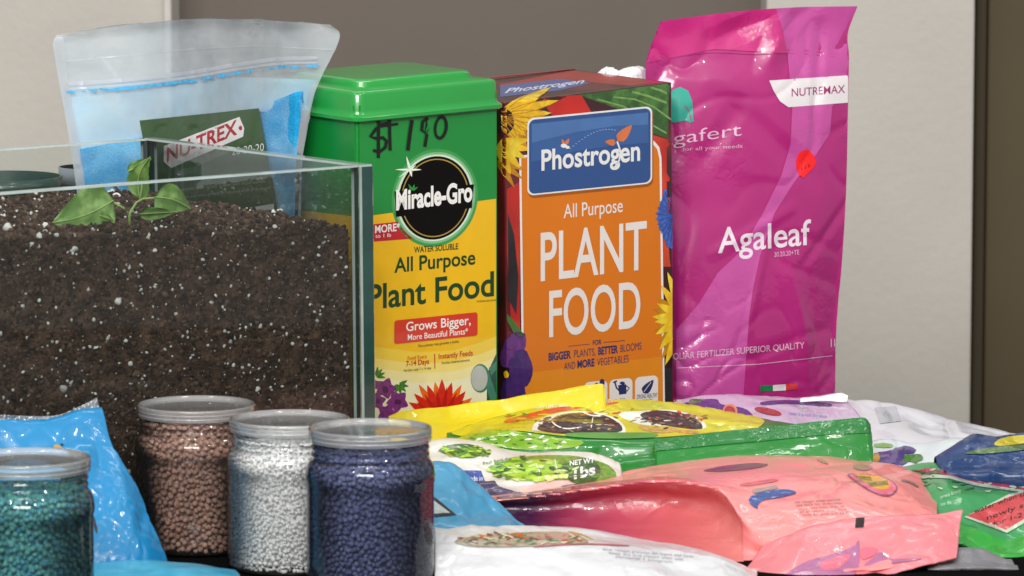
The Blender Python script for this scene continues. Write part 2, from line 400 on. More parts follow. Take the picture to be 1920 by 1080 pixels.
def pebbles(name, P, Rr, m, loc=(0, 0, 0), parent=None, rough=.3, fine=False, squash=.25, smooth=False):
    """many loose grains as one mesh"""
    B, BF = (ICO2, ICO2F) if fine else (ICO, ICOF)
    n = len(P); nb = len(B)
    S = Rr[:, None]*(1+rng.uniform(-squash, squash, (n, 3)))
    V = B[None]*S[:, None, :]*(1+rng.uniform(-rough, rough, (n, nb, 1)))
    th_ = rng.uniform(0, 6.28, n); c, s = np.cos(th_), np.sin(th_)
    ph = rng.uniform(-1.5, 1.5, n); c2, s2 = np.cos(ph), np.sin(ph)
    X = V[..., 0]*c[:, None]-V[..., 1]*s[:, None]; Y = V[..., 0]*s[:, None]+V[..., 1]*c[:, None]; Z = V[..., 2]
    Y2 = Y*c2[:, None]-Z*s2[:, None]; Z2 = Y*s2[:, None]+Z*c2[:, None]
    V = np.stack([X, Y2, Z2], -1)+(np.asarray(P)-np.asarray(loc))[:, None, :]
    F = (BF[None]+np.arange(n)[:, None, None]*nb).reshape(-1)
    me = bpy.data.meshes.new(name); nt_ = n*len(BF)
    me.vertices.add(n*nb); me.vertices.foreach_set('co', V.reshape(-1).astype(np.float32))
    me.loops.add(nt_*3); me.loops.foreach_set('vertex_index', F.astype(np.int32))
    me.polygons.add(nt_); me.polygons.foreach_set('loop_start', np.arange(0, nt_*3, 3, dtype=np.int32)); me.polygons.foreach_set('loop_total', np.full(nt_, 3, np.int32))
    me.update(); me.validate()
    o = link(name, me, m, parent, Vector(loc) if parent is None else None, smooth); o['kind'] = 'stuff'; return o
SX0, SX1, SY0, SY1 = -TW+.003, -TT-.0035, TT*.7+.0025, TD-TT*.7-.003
def soil_top(x, y):
    f = max(0, min(1, -x/.42)); r = max(0, min(1, (x+.075)/.06))
    return .2215+.014*f**.6 - .003*r**1.5 + .0035*noise.noise(Vector((x*38, y*38, 1)))+.006*noise.noise(Vector((x*14, y*14, 5))) + .004*min(1, max(0, (y-.02)/.15))
nu, nv = 150, 60; V = []
for j in range(nv):
    for i in range(nu):
        x = SX0+(SX1-SX0)*i/(nu-1); y = SY0+(SY1-SY0)*j/(nv-1); V.append(MK @ Vector((x, y, soil_top(x, y)+.0012*noise.noise(Vector((x*200, y*200, 3))))))
F = grid_faces(nu, nv)
def wallgrid(fn, na, nb_):
    b = len(V)
    for j in range(nb_):
        for i in range(na): V.append(MK @ Vector(fn(i/(na-1), j/(nb_-1))))
    F.extend(grid_faces(na, nb_, b))
wallgrid(lambda a, b: (SX0+(SX1-SX0)*a, SY0+.0012*noise.noise(Vector((a*90, b*40, 2))), .007+b*(soil_top(SX0+(SX1-SX0)*a, SY0)-.007)), 150, 60)
wallgrid(lambda a, b: (SX0+(SX1-SX0)*a, SY1, .007+b*(soil_top(SX0+(SX1-SX0)*a, SY1)-.007)), 60, 10)
wallgrid(lambda a, b: (SX1+.0025*noise.noise(Vector((a*12, b*9, 2)))-.0015, SY0+(SY1-SY0)*a, .007+b*(soil_top(SX1, SY0+(SY1-SY0)*a)-.007)), 60, 60)
wallgrid(lambda a, b: (SX0, SY0+(SY1-SY0)*a, .007+b*(soil_top(SX0, SY0+(SY1-SY0)*a)-.007)), 10, 10)
me = bpy.data.meshes.new('potting_soil'); me.from_pydata([tuple(v-O) for v in V], [], F); me.update()
soil = link('potting_soil', me, soilm, None, O); soil['label'] = 'dark brown potting soil filling the glass tank'; soil['category'] = 'soil'; soil['kind'] = 'stuff'
def scatter(nf, ntop, rmin, rmax, pw, right=.12, vis=.46):
    P, R_ = [], []
    for k in range(nf+ntop):
        r = rmin+(rmax-rmin)*random.random()**pw
        if k < nf:
            if random.random() < right:
                y = random.uniform(SY0, SY1); x = SX1-r*.2; z = random.uniform(.01, soil_top(x, y))
            else:
                x = random.uniform(-vis, SX1); y = SY0+r*.25; z = random.uniform(.01, soil_top(x, y)+.001)
        else:
            x = random.uniform(-vis, SX1); y = random.uniform(SY0+.001, SY1)*(random.random()**.3 if random.random() < .3 else 1); y = max(y, SY0+.001); z = soil_top(x, y)+r*.35
        P.append(MK @ Vector((x, y, z))); R_.append(r)
    return np.array([p[:] for p in P]), np.array(R_)
P, R_ = scatter(16000, 9000, .0005, .0026, 2.6)
o = pebbles('soil_crumbs', P, R_, crumbm, O, rough=.35, squash=.4); o['label'] = 'loose dark crumbs of potting soil inside the glass tank'; o['category'] = 'soil'
P, R_ = scatter(2600, 700, .00025, .0018, 3.6)
o = pebbles('perlite_bits', P, R_, perm, O, rough=.28, squash=.35); o['label'] = 'scattered white perlite bits in the dark soil of the tank'; o['category'] = 'perlite'
P, R_ = scatter(110, 170, .0011, .0028, 2.4)
Pb = P; Rb = R_
o = pebbles('perlite_lumps', P, R_, perm, O, rough=.22, squash=.5, fine=True); o['label'] = 'larger white perlite lumps showing through the front glass and on top of the soil'; o['category'] = 'perlite'

leafm = mat('pale_green_leaf', '557a38', .5, vary=.16, vscale=90, col2='7c9c58', c2scale=70, sss=.0, spec=.4)
stemm = mat('leaf_stem_green', '7c9a55', .5, vary=.1)
sd = Thing('seedling', 'small green seedling with four soft leaves growing in the tank soil', 'plant', at(243, 412, -.02))
def leaf(base, tip, wd, Y0, Y1, curl=.35, side=1, nm='leaf', bend=0., n=16, k=9):
    bx, by = base; tx, ty = tip; dx, dy = tx-bx, ty-by; l = math.hypot(dx, dy); nx, ny = -dy/l, dx/l
    V = []; 
    for i in range(n):
        t = i/(n-1); wv = wd*(math.sin(math.pi*min(1, t**.62))**.85)*(1-.15*t)*.5
        cx, cy = bx+dx*t+nx*bend*math.sin(math.pi*t), by+dy*t+ny*bend*math.sin(math.pi*t)
        for j in range(k):
            s = (j/(k-1)*2-1); jag = 1+.035*math.sin(i*3.1+j)*(abs(s) > .9)
            Y = Y0+(Y1-Y0)*t - .006*(s*s)*curl + .0012*math.sin(s*9+i*.8)*(abs(s)) + (-.002 if j == k//2 else 0)
            V.append(at(cx+nx*wv*s*jag, cy+ny*wv*s*jag, Y))
    m_ = mat('leaf_midrib', '9dbb6a', .5)
    o = sd.add(nm, V, grid_faces(k, n), leafm)
    mid = [V[i*k+k//2]+Vector((0, -.0006, .0003)) for i in range(n)]
    tube(sd, 'midrib', mid, [.0003*(1-.7*i/n)+.0001 for i in range(n)], m_, parent=o)
    vn = []
    return o
def tube(th, name, pts, rad, m, seg=6, parent=None):
    V, F = [], []; n = len(pts)
    for i, p in enumerate(pts):
        d = (pts[min(n-1, i+1)]-pts[max(0, i-1)]).normalized(); a = d.orthogonal().normalized(); b = d.cross(a)
        for k in range(seg):
            t = 2*math.pi*k/seg; V.append(p+(a*math.cos(t)+b*math.sin(t))*rad[i])
    for i in range(n-1):
        for k in range(seg): F.append((i*seg+k, i*seg+(k+1) % seg, (i+1)*seg+(k+1) % seg, (i+1)*seg+k))
    F += [tuple(range(seg))[::-1], tuple((n-1)*seg+k for k in range(seg))]
    return th.add(name, V, F, m, parent=parent)
leaf((213, 376), (98, 418), 104, -.03, -.055, bend=-8)
leaf((290, 370), (358, 392), 62, -.02, -.045, bend=-6)
leaf((262, 372), (282, 294), 46, -.01, -.02, .2, bend=-12)
leaf((240, 322), (284, 298), 26, -.01, 0.0, .2)
leaf((262, 402), (330, 398), 26, -.03, -.05, .3)
leaf((180, 402), (214, 414), 22, -.03, -.05, .3)
def pxtube(pts, r0, r1, m, nm='stem'): tube(sd, nm, [at(*p) for p in pts], [r0+(r1-r0)*i/(len(pts)-1) for i in range(len(pts))], m)
pxtube([(243, 425, -.02), (243, 400, -.02), (256, 380, -.018), (268, 372, -.015), (290, 371, -.018)], .0014, .0007, stemm)
pxtube([(243, 402, -.02), (232, 390, -.025), (212, 379, -.03)], .001, .0008, stemm)
pxtube([(262, 376, -.015), (266, 352, -.013), (264, 330, -.012)], .001, .0006, stemm)
pxtube([(246, 405, -.022), (262, 402, -.03), (290, 400, -.035)], .0009, .0005, stemm)
tw = Thing('dead_twig', 'short dark dry twig leaning beside the seedling', 'twig', at(252, 395, -.01))
tube(tw, 'twig_stick', [at(213, 348, -.02), at(228, 362, -.015), at(240, 372, -.012), at(254, 396, -.01)], [.0011, .0012, .001, .0012], mat('dry_twig', '3a2f29', .8, vary=.3, vscale=200))

# ------------------------------------------------------------------ dark pots behind the tank
potm = mat('dark_green_plastic', '24433c', .35, coat=.3, vary=.08)
def pot(name, label, cx, cy, Y, r, m, h, lipm=None):
    c = at(cx, cy, Y); th = Thing(name, label, 'pot', (c.x, c.y, 0)); n = 48
    prof = [(r*.7, 0), (r*.78, .3*h), (r*.92, .9*h), (r*.93, .94*h), (r*1.0, .94*h), (r*1.01, h), (r*.97, h), (r*.9, .85*h), (r*.68, .03*h), (0, .03*h)]
    V = [Vector((c.x+a*math.cos(2*math.pi*k/n), c.y+a*math.sin(2*math.pi*k/n), z)) for a, z in prof for k in range(n)]
    F = [(i*n+k, i*n+(k+1) % n, (i+1)*n+(k+1) % n, (i+1)*n+k) for i in range(len(prof)-1) for k in range(n)]
    th.add('pot_body', V[:4*n], F[:3*n], m); 
    V2 = V[3*n:7*n]; th.add('pot_rim', V2, [f for f in F[:3*n]], lipm or m); th.add('pot_inside', V[6*n:], F[:3*n], m)
    return th
p0 = at(10, 330, .34)
pot('plant_pot', 'large dark green plastic pot behind the left end of the tank', 0, 330, .34, .052, potm, p0.z)
p1 = at(170, 312, .43)
pot('plant_pot', 'black plastic pot with a pale grey rim behind the clear bag of blue powder', 171, 312, .43, .028, mat('black_plastic', '1c2224', .4), p1.z, mat('pale_rim', '8d979c', .3))

# ------------------------------------------------------------------ clear pouch of blue powder
pf = clear('pouch_film_front', 'fafcfd', haze=.2, hazecol='ffffff', rough=.08, gloss=1.2, crease=.6, cscale=30, fres=1.12, trans=.15, hvar=(30, .05, .24))
pb = clear('pouch_film_back', 'dfeef4', haze=.45, hazecol='eef6ff', rough=.2, gloss=.1, crease=.3, fres=1.2, trans=.15)
blue = mat('blue_powder', '08a0de', .9, vary=.16, vscale=500, bump=.6, bscale=600, col2='3cbcf0', c2scale=30)
def YU(px): return float(np.interp((px-130)/430, [-.1, 0, .2, .4, .7, 1, 1.2], [.312, .312, .314, .305, .222, .140, .136]))
def prow(l, r, bul, arc=0, lean=0.):
    o = []
    for i in range(7):
        u = i/6; o.append((l[0]+(r[0]-l[0])*u, l[1]+(r[1]-l[1])*u - arc*math.sin(math.pi*u), YU(l[0]+(r[0]-l[0])*u) - min(bul, .009)*math.sin(math.pi*u)**.8 + lean*(1-u)))
    return o
G = [prow((106, 66), (618, 47), .002, 20, .012), prow((99, 82), (636, 64), .002, 21, .011), prow((104, 112), (628, 92), .003, 20, .01), prow((113, 165), (598, 150), .006, 12, .008), prow((125, 230), (582, 205), .011, 4, .004),
     prow((140, 330), (566, 300), .016), prow((152, 430), (562, 420), .018), prow((160, 560), (560, 560), .018), prow((168, 700), (556, 700), .012)]
th = Thing('zip_pouch', 'clear zip bag of bright blue powder with a dark green label', 'bag', base_of([G[-1]]))
add_patch(th, 'front_film', G, pf, 90, 90, amp=.0012, f=20, seed=3, close=False)
front = th.bvh
Gb = [[(x, y, Y+.016+.004*math.sin(math.pi*i/6)*min(1, j/3)) for i, (x, y, Y) in enumerate(r)] for j, r in enumerate(G)]
Gb[0] = [(x, y, Y+.0015) for x, y, Y in G[0]]
for j in range(len(Gb)):
    Gb[j][0] = (G[j][0][0], G[j][0][1], G[j][0][2]+.0006); Gb[j][-1] = (G[j][-1][0], G[j][-1][1], G[j][-1][2]+.0006)
add_patch(th, 'back_film', Gb, pb, 60, 60, amp=.0015, f=24, seed=5, close=False, target=False)
# powder body between the films
def pw_row(pts): return pts
def clampin(y, t):  # fraction rows
    return y
PG = []
top = [(146, 280), (200, 270), (270, 256), (350, 240), (430, 218), (500, 194), (560, 172)]
bot = [(168, 700), (230, 700), (300, 700), (370, 700), (440, 700), (500, 700), (553, 700)]
for j in range(7):
    t = j/6; row = []
    for i, (a_, b_) in enumerate(zip(top, bot)):
        u = i/6; x = a_[0]+(b_[0]-a_[0])*t+ (3 if i == 0 else -3 if i == 6 else 0); y = a_[1]+(b_[1]-a_[1])*t
        row.append((x, y, YU(x)+.0034-.009*math.sin(math.pi*u)**.8*min(1, .5+t*2.5)+.0005*(t == 0)))
    PG.append(row)
add_patch(th, 'blue_powder', PG, blue, 70, 60, amp=.0008, f=60, seed=2, close=True, thick=.006, target=False)
DG = [[(x+(4 if i == 0 else -4 if i == 6 else 0), y, Y+.005) for i, (x, y, Y) in enumerate(rw)] for rw in (G[3], G[4])]+[[(150, 300, 0), (210, 284, 0), (275, 266, 0), (350, 248, 0), (430, 224, 0), (500, 202, 0), (562, 186, 0)]]
DG[2] = [(x, y, YU(x)+.006) for x, y, _ in DG[2]]
add_patch(th, 'dusty_lining', DG, clear('dusty_film', 'f2f9ff', haze=.6, hazecol='c4e9fc', rough=.3, gloss=.3, crease=.3, fres=1.2, trans=.1, hvar=(16, .4, .95)), 50, 40, amp=.0004, f=30, seed=9, close=False, target=False)
th.bvh = front
gl = mat('label_green', '3c5a34', .35, coat=.6, crease=.25, cscale=30)
wl = mat('print_white', 'e8e8e8', .4, coat=.4, vary=.03)
rl = mat('print_red', 'b3242c', .4, coat=.4, vary=.03)
lab = poly(th, 'paper_label', gl, [(262, 226), (486, 203), (504, 300), (528, 430), (535, 520), (305, 530), (292, 400), (276, 300)], 4)
poly(th, 'label_banner', wl, [(308, 274), (450, 219), (459, 240), (457, 256), (322, 315), (308, 303)], 5, parent=lab)
text(th, 'NU-TREX', (314, 305), (446, 251), 27, rl, .025, 6, step=12, parent=lab)
polys(th, 'emblem', rl, [ell(452, 240, 3.4, 4.4, 12)], 6, parent=lab)
text(th, '20-20-20', (436, 291), (496, 282), 14, wl, .0, 6, parent=lab)
lt = mat('print_pale_green', 'a9b79c', .5)
text(th, 'complete water soluble fertilizer with micro nutrients', (338, 358), (500, 342), 6, lt, 0, 6, parent=lab)
text(th, 'for use when growth is required in all of its stages', (346, 372), (508, 354), 6, lt, 0, 6, parent=lab)
poly(th, 'label_barcode', wl, [(470, 389), (514, 382), (516, 396), (473, 399)], 5, parent=lab)
# the zip: two ribs and the blue dust caught above and below it
zipm = clear('zip_rib', 'ffffff', haze=.62, hazecol='e9eef8', rough=.2, gloss=1.5)
dust = mat('blue_dust', '55b7ea', .8, vary=.2, vscale=300)
zp = [(122, 158), (200, 153), (280, 146), (360, 136), (440, 122), (520, 110), (596, 108)]
polys(th, 'zip_strip', zipm, [stroke([(x, y) for x, y in zp], 7), stroke([(x, y+9) for x, y in zp], 4)], 3)
dl = []
r_ = random.Random(4)
for k in range(260):
    u = r_.random()**.8; i = min(5, int(u*6)); f = u*6-i; x = zp[i][0]+(zp[i+1][0]-zp[i][0])*f; y = zp[i][1]+(zp[i+1][1]-zp[i][1])*f
    if r_.random() < math.exp(-((u-.38)/.3)**2)*.9+.12: dl.append(blob(x, y+15+r_.uniform(-1.5, 2.5), r_.uniform(2, 9), r_.uniform(.9, 2.4), .3, 9, k))
polys(th, 'blue_dust', dust, dl, 2)
edgew = clear('heat_seal', 'ffffff', haze=.42, hazecol='eef1f6', rough=.2, gloss=1.5)
for q in [[(101, 70), (119, 70), (128, 160), (142, 230), (158, 330), (168, 430), (152, 430), (140, 330), (125, 230), (113, 165)],
      [(566, 205), (581, 205), (566, 300), (562, 420), (553, 420), (556, 300)]]: poly(th, 'heat_seal', edgew, q, 2)
poly(th, 'tear_line', edgew, stroke([(112, 116), (240, 104), (360, 92), (480, 86), (625, 93)], 2.2), 3)
# hang-down of the front film: the fold at the notch

# ------------------------------------------------------------------ box-shaped packages
def posed(X, Y, yaw, rx, ry):
    return Matrix.Translation((X, Y, 0)) @ Matrix.Rotation(math.radians(yaw), 4, 'Z') @ Matrix.Rotation(math.radians(rx), 4, 'X') @ Matrix.Rotation(math.radians(ry), 4, 'Y')
# --- green and yellow tin
MG = posed(-.1228, .13, 39.48, 1.69, -1.48); w_, d_, h_ = .1461, .1189, .2993
th = Thing('plant_food_tin', 'green and yellow carton of plant food with a moulded green lid', 'carton', (-.1228, .13, 0))
green = mat('carton_green', '128a36', .35, coat=.5, vary=.04, vscale=20)
yellow = mat('carton_yellow', 'f0bd12', .38, coat=.4, vary=.03)
bm = box_bm(0, w_, 0, d_, 0, h_+.01, None); bmesh.ops.bevel(bm, geom=[e for e in bm.edges if abs(e.verts[0].co.z-e.verts[1].co.z) > .1], offset=.0032, segments=3, affect='EDGES')
bm.transform(MG)
th.addbm('carton_body', bm, green, smooth=False, target=True)
bvb = th.bvh
S = -.1
def gy(x): return 403-.135*(x-705) if x >= 672 else 407+.12*(x-672)
poly(th, 'yellow_panel', yellow, [(556, gy(556)), (610, gy(610)), (662, gy(662)), (674, gy(674)), (760, gy(760)), (850, gy(850)), (960, gy(960)), (960, 900), (556, 900)], 1)
cream = mat('carton_cream', 'f0edc4', .4, coat=.4, vary=.03)
cr2 = mat('carton_pale_yellow', 'f2dd7c', .4, coat=.4, vary=.03); cr1 = mat('carton_soft_yellow', 'f1cf45', .4, coat=.4, vary=.03); cr3 = mat('carton_paler_yellow', 'f1e6a4', .4, coat=.4, vary=.03)
def arcpoly(off): return [(674, 628+off), (720, 632+off), (780, 640+off), (850, 637+off), (900, 622+off), (960, 598+off), (960, 860), (674, 860)]
poly(th, 'pale_fade', cr1, arcpoly(20), 2); poly(th, 'pale_fade', cr2, arcpoly(42), 3); poly(th, 'pale_fade', cr3, arcpoly(60), 4); poly(th, 'pale_fade', cream, arcpoly(78), 5)
blk = mat('print_black', '0c0a08', .5, coat=.0, vary=.03, spec=.15); wht = mat('print_bright_white', 'f2f2f0', .35, coat=.5, vary=.02)
glow1 = mat('badge_glow_outer', '3d9c50', .35, coat=.5); glow2 = mat('badge_glow_mid', '7fbf86', .35, coat=.5); glow3 = mat('badge_glow_inner', 'd8ecd8', .35, coat=.5)
gold = mat('print_gold', 'b89a45', .3, coat=.5, metal=.2)
BC = (815, 371)
for k, (m_, rx_) in enumerate(((glow1, 81), (glow2, 76), (glow3, 72))):
    poly(th, 'badge_glow', m_, [p for p in ell(BC[0], BC[1], rx_, rx_*1.13, 48, s=-.08)], 2+k)
poly(th, 'round_badge', blk, ell(BC[0], BC[1], 68, 78, 48, s=-.08), 6)
decal(th, 'badge_ring', gold, loops_bm([[ell(BC[0], BC[1], 63.5, 73.5, 48, s=-.08), ell(BC[0], BC[1], 61.5, 71.3, 48, s=-.08)]]), 7)
poly(th, 'badge_banner', blk, sl([(739, 352), (756, 352), (760, 356), (868, 356), (868, 352), (888, 352), (884, 396), (742, 400)], -.09, 815), 8)
text(th, 'Miracle-Gro', (742, 393), (885, 376), 36, wht, .035, 9)
polys(th, 'sprout_emblem', mat('sprout_green', '2b8a3a', .4), [petal(772, 357, -120, 14, 5), petal(773, 357, -75, 12, 5), petal(773, 357, -35, 12, 4)], 9)
star = mat('print_glint', 'e6f4e6', .4, coat=.3)
polys(th, 'star_glint', star, [petal(768, 318, -105, 26, 5), petal(768, 318, 75, 14, 5), petal(768, 318, 180, 28, 4), petal(768, 318, 0, 22, 4), petal(768, 318, 145, 26, 3), petal(768, 318, -35, 14, 3)], 7)
dkg = mat('print_dark_green', '14421f', .4, coat=.4, vary=.03); redp = mat('print_orange_red', 'd63a24', .35, coat=.5, vary=.04)
crim = mat('print_crimson', 'c01d2b', .35, coat=.5)
poly(th, 'red_tab', crim, [(676, 423), (752, 415), (793, 446), (676, 455)], 2)
text(th, 'MORE*', (703, 437), (750, 432), 14, wht, .02, 3); text(th, 'up to 1 lb', (690, 447), (733, 444), 7, wht, 0, 3)
text(th, 'WATER SOLUBLE', (776, 474), (859, 467), 11, dkg, .02, 3)
text(th, 'All Purpose', (739, 511), (891, 495), 27, dkg, .018, 3)
text(th, 'Plant Food', (690, 580), (926, 554), 46, dkg, .018, 3)
poly(th, 'red_panel', redp, rrect(739, 601, 895, 645, 5, s=-.103), 6)
text(th, 'Grows Bigger,', (761, 621), (882, 608), 17, wht, .012, 7); text(th, 'More Beautiful Plants*', (764, 638), (877, 626), 11, wht, .008, 7)
text(th, 'Para plantas mas grandes y bellas', (784, 651), (860, 642), 5, dkg, 0, 6)
text(th, 'Food Every', (764, 675), (800, 671), 7, redp, 0, 6); text(th, '7-14 Days', (761, 687), (804, 682), 10, crim, .015, 6); text(th, 'Fertilice cada 7 a 14 dias', (757, 697), (808, 692), 5, dkg, 0, 6)
poly(th, 'divider_line', crim, stroke([(814.5, 663), (815, 691)], 1.6), 6)
text(th, 'Instantly Feeds', (822, 673), (886, 666), 10, crim, .012, 6); text(th, 'Fertiliza instantaneamente', (828, 683), (880, 677), 5, dkg, 0, 6)
text(th, 'Fertilizante para plantas', (894, 567), (930, 564), 4.5, dkg, 0, 3)
purp = mat('petunia_purple', '7b2a7c', .4, coat=.4, vary=.3, vscale=300); purd = mat('petunia_dark', '4b1650', .4, coat=.4); lfg = mat('foliage_green', '3f7a2a', .4, coat=.4, vary=.3, vscale=400)
fl = []
for (cx, cy, rr) in ((722, 728, 21), (745, 752, 22), (706, 752, 18), (725, 775, 20), (700, 720, 12)):
    for k in range(5): fl.append(petal(cx, cy, k*72+cx, rr, rr*.95))
polys(th, 'leaf_print', lfg, [petal(748, 722, -30+k*37, 18, 8) for k in range(6)]+[petal(705, 705, -80+k*30, 18, 7) for k in range(4)], 6)
polys(th, 'petunia_print', purp, fl, 7); polys(th, 'petunia_centre', purd, [blob(722, 730, 6, 7, .2, 10, 1), blob(745, 754, 6, 6, .2, 10, 2), blob(708, 752, 4, 5, .2, 10, 3)], 8)
pr1 = mat('daisy_red', 'd5260f', .35, coat=.5, vary=.15, vscale=200); pr2 = mat('daisy_orange', 'ef6a12', .35, coat=.5, vary=.1); pr3 = mat('daisy_deep_red', 'b8140c', .35, coat=.5)
cx, cy = 828, 790
polys(th, 'daisy_print', pr2, [petal(cx, cy, a_, l_, 22) for a_, l_ in ((-122, 82), (-100, 76), (-62, 78), (-38, 72))], 7)
polys(th, 'daisy_print', pr1, [petal(cx, cy, a_, l_, 24) for a_, l_ in ((-150, 72), (-135, 74), (-112, 74), (-90, 80), (-76, 76), (-52, 72), (-30, 74), (-15, 74), (-165, 72))], 8)
polys(th, 'daisy_print', pr3, [petal(cx, cy, a_, l_, 10) for a_, l_ in ((-143, 60), (-123, 62), (-100, 60), (-82, 66), (-63, 62), (-44, 58), (-22, 60))], 9)
can = mat('can_green', '3f7f63', .3, coat=.5); cand = mat('can_dark_green', '24513f', .3, coat=.5); cang = mat('can_rose_grey', 'b9bcb4', .4, coat=.3)
polys(th, 'can_print', cand, [[(913, 700), (936, 650), (936, 760), (912, 756)]], 6)
polys(th, 'can_print', can, [[(905, 705), (916, 698), (934, 752), (920, 756)], [(916, 690), (938, 668), (938, 684), (920, 704)]], 7)
polys(th, 'can_print', can, [ell(900, 709, 18, 27, 24)], 8); polys(th, 'can_print', cang, [ell(898, 709, 15.5, 24, 24)], 9)
# marker pen price
mk = mat('marker_pen', '14100e', .5)
hw = [stroke([(729, 231), (716, 233), (704, 242), (694, 256), (704, 259), (718, 258), (724, 264), (722, 276), (712, 284), (699, 282)], 6),
      stroke([(710, 222), (709, 250), (709, 296)], 6), stroke([(730, 222), (730, 250), (731, 282)], 6), stroke([(712, 237), (746, 232)], 4.5),
      stroke([(772, 225), (768, 250), (764, 282)], 7),
      stroke([(802, 221), (792, 228), (790, 244), (797, 249), (804, 236), (803, 220), (800, 250), (796, 275)], 6),
      ]
polys(th, 'marker_price', mk, hw, 8)
decal(th, 'marker_price', mk, loops_bm([[ell(826, 239, 13, 23, 24, rot=8), ell(825.5, 239, 7.5, 17, 24, rot=8)]]), 8)
# lid: flared lip, band, shoulder, raised plateau
lidm = mat('lid_green', '1d9a3c', .28, coat=.7, vary=.04, vscale=12, spec=.6)
def rr3(x0, x1, y0, y1, z, r, n=7):
    o = []
    for cx, cy, a in ((x1-r, y0+r, -90), (x1-r, y1-r, 0), (x0+r, y1-r, 90), (x0+r, y0+r, 180)):
        for i in range(n+1):
            t = math.radians(a+90*i/n); o.append(Vector((cx+r*math.cos(t), cy+r*math.sin(t), z)))
    return o
hh = h_
steps = [(.0035, hh-.003, .010), (.0045, hh-.0022, .010), (.0045, hh+.0005, .010), (.0015, hh+.003, .009), (.0008, hh+.006, .009), (.0008, hh+.0180, .009), (-.0002, hh+.0200, .009), (-.0025, hh+.0212, .009),
         (-.0110, hh+.0216, .012), (-.0128, hh+.0224, .012), (-.0134, hh+.0262, .013), (-.0148, hh+.0276, .014), (-.020, hh+.0280, .014)]
V = []; F = []
for e, z, r in steps: V += [MG @ v for v in rr3(-e, w_+e, -e, d_+e, z, r)]
n = len(rr3(0, 1, 0, 1, 0, .1))
for i in range(len(steps)-1):
    for k in range(n): F.append((i*n+k, i*n+(k+1) % n, (i+1)*n+(k+1) % n, (i+1)*n+k))
F.append(tuple((len(steps)-1)*n+k for k in range(n)))
lid = th.add('lid', V, F, lidm, smooth=True)
md = lid.modifiers.new('edge', 'EDGE_SPLIT'); md.split_angle = math.radians(38)
# --- orange box
MB_ = posed(-.0033, .27, 40.30, 1.80, -2.43); w_, d_, h_ = .1863, .1270, .3017
th = Thing('plant_food_box', 'tall orange cardboard box of plant food with a blue name plate and flower pictures', 'box', (-.0033, .27, 0))
bm = box_bm(0, w_, 0, d_, 0, h_, None, .0012, 2); bm.transform(MB_)
mar = mat('box_dark_maroon', '3a1518', .3, coat=.6, vary=.35, vscale=25, col2='6b1a20', c2scale=18)
th.addbm('box_body', bm, mar, target=True)
fx0, fx1 = 948, 1262
bl = lambda pts: sl(pts, -.121, 946)
grn = mat('cucumber_green', '35602a', .3, coat=.5, vary=.2, vscale=120, col2='50803a', c2scale=60); grn2 = mat('cucumber_light', '7fa85a', .3, coat=.5, vary=.2, vscale=200)
tom = mat('tomato_red', 'c9241a', .3, coat=.6, vary=.2, vscale=20, col2='e04a25', c2scale=14); ptl = mat('sunflower_yellow', 'f0bf17', .35, coat=.5, vary=.15, vscale=150, col2='f8dd3c', c2scale=60); ptl2 = mat('sunflower_amber', 'c98a10', .35, coat=.5, vary=.2, vscale=150)
orng = mat('box_orange', 'e27b12', .4, coat=.15, vary=.03, vscale=8); orng2 = mat('box_orange_light', 'e68c18', .4, coat=.15, vary=.03)
poly(th, 'cucumber_print', grn, [(1085, 178), (1258, 156), (1259, 262), (1225, 250), (1190, 215), (1120, 190)], 1)
polys(th, 'cucumber_stripe', grn2, [stroke([(1150, 182), (1190, 186), (1225, 200), (1258, 224)], 3), stroke([(1185, 172), (1215, 180), (1259, 196)], 4), stroke([(1120, 186), (1170, 200), (1215, 230), (1250, 250)], 3), stroke([(1220, 164), (1240, 170), (1259, 180)], 4)], 2)
poly(th, 'tomato_print', tom, [(1215, 250), (1259, 264), (1262, 345), (1262, 500), (1240, 500), (1236, 300)], 1)
poly(th, 'tomato_print', tom, [(950, 355), (975, 340), (975, 640), (958, 600), (950, 470)], 1)
poly(th, 'tomato_print', tom, [(1010, 182), (1090, 178), (1110, 212), (1040, 222)], 1)
dkl = mat('aubergine_dark', '2c2a2c', .3, coat=.6, vary=.2)
poly(th, 'leaf_print', dkl, [(952, 400), (964, 440), (972, 520), (968, 590), (953, 560)], 2)
poly(th, 'leaf_print', mat('stalk_green', '4d7a35', .4, coat=.4), [(950, 588), (962, 600), (982, 628), (978, 642), (965, 630), (950, 600)], 8)
vio = mat('pansy_violet', '45236b', .4, coat=.5, vary=.25, vscale=200); vio2 = mat('pansy_light', '6b2f7f', .4, coat=.5, vary=.25, vscale=200)
polys(th, 'pansy_print', vio2, [blob(962, 655, 20, 38, .08, 18, 4, 20)], 8); polys(th, 'pansy_print', vio, [blob(976, 690, 22, 36, .08, 18, 5), blob(962, 738, 22, 34, .08, 18, 6)], 9)
polys(th, 'pansy_centre', ptl, [blob(944+5, 702, 4, 7, .2, 9, 6)], 10)
poly(th, 'leaf_print', dkl, [(1247, 690), (1264, 690), (1266, 790), (1247, 790)], 1)
pan = [(973, 330)] + [(1222, 255+0)] + [(1232, 262), (1239, 276), (1242, 296)] + [(1247, 800), (980, 830)]
outer = [(973, 292), (1210, 262), (1226, 264), (1236, 276), (1240, 296), (1247, 800), (980, 830)]
inner = [(977, 296), (1209, 267), (1223, 269), (1232, 280), (1236, 298), (1243, 800), (984, 830)]
poly(th, 'white_border', wht, outer, 4); poly(th, 'orange_panel', orng, inner, 5)
poly(th, 'orange_panel', orng2, [(983, 700), (1242, 668), (1243, 800), (984, 830)], 6)
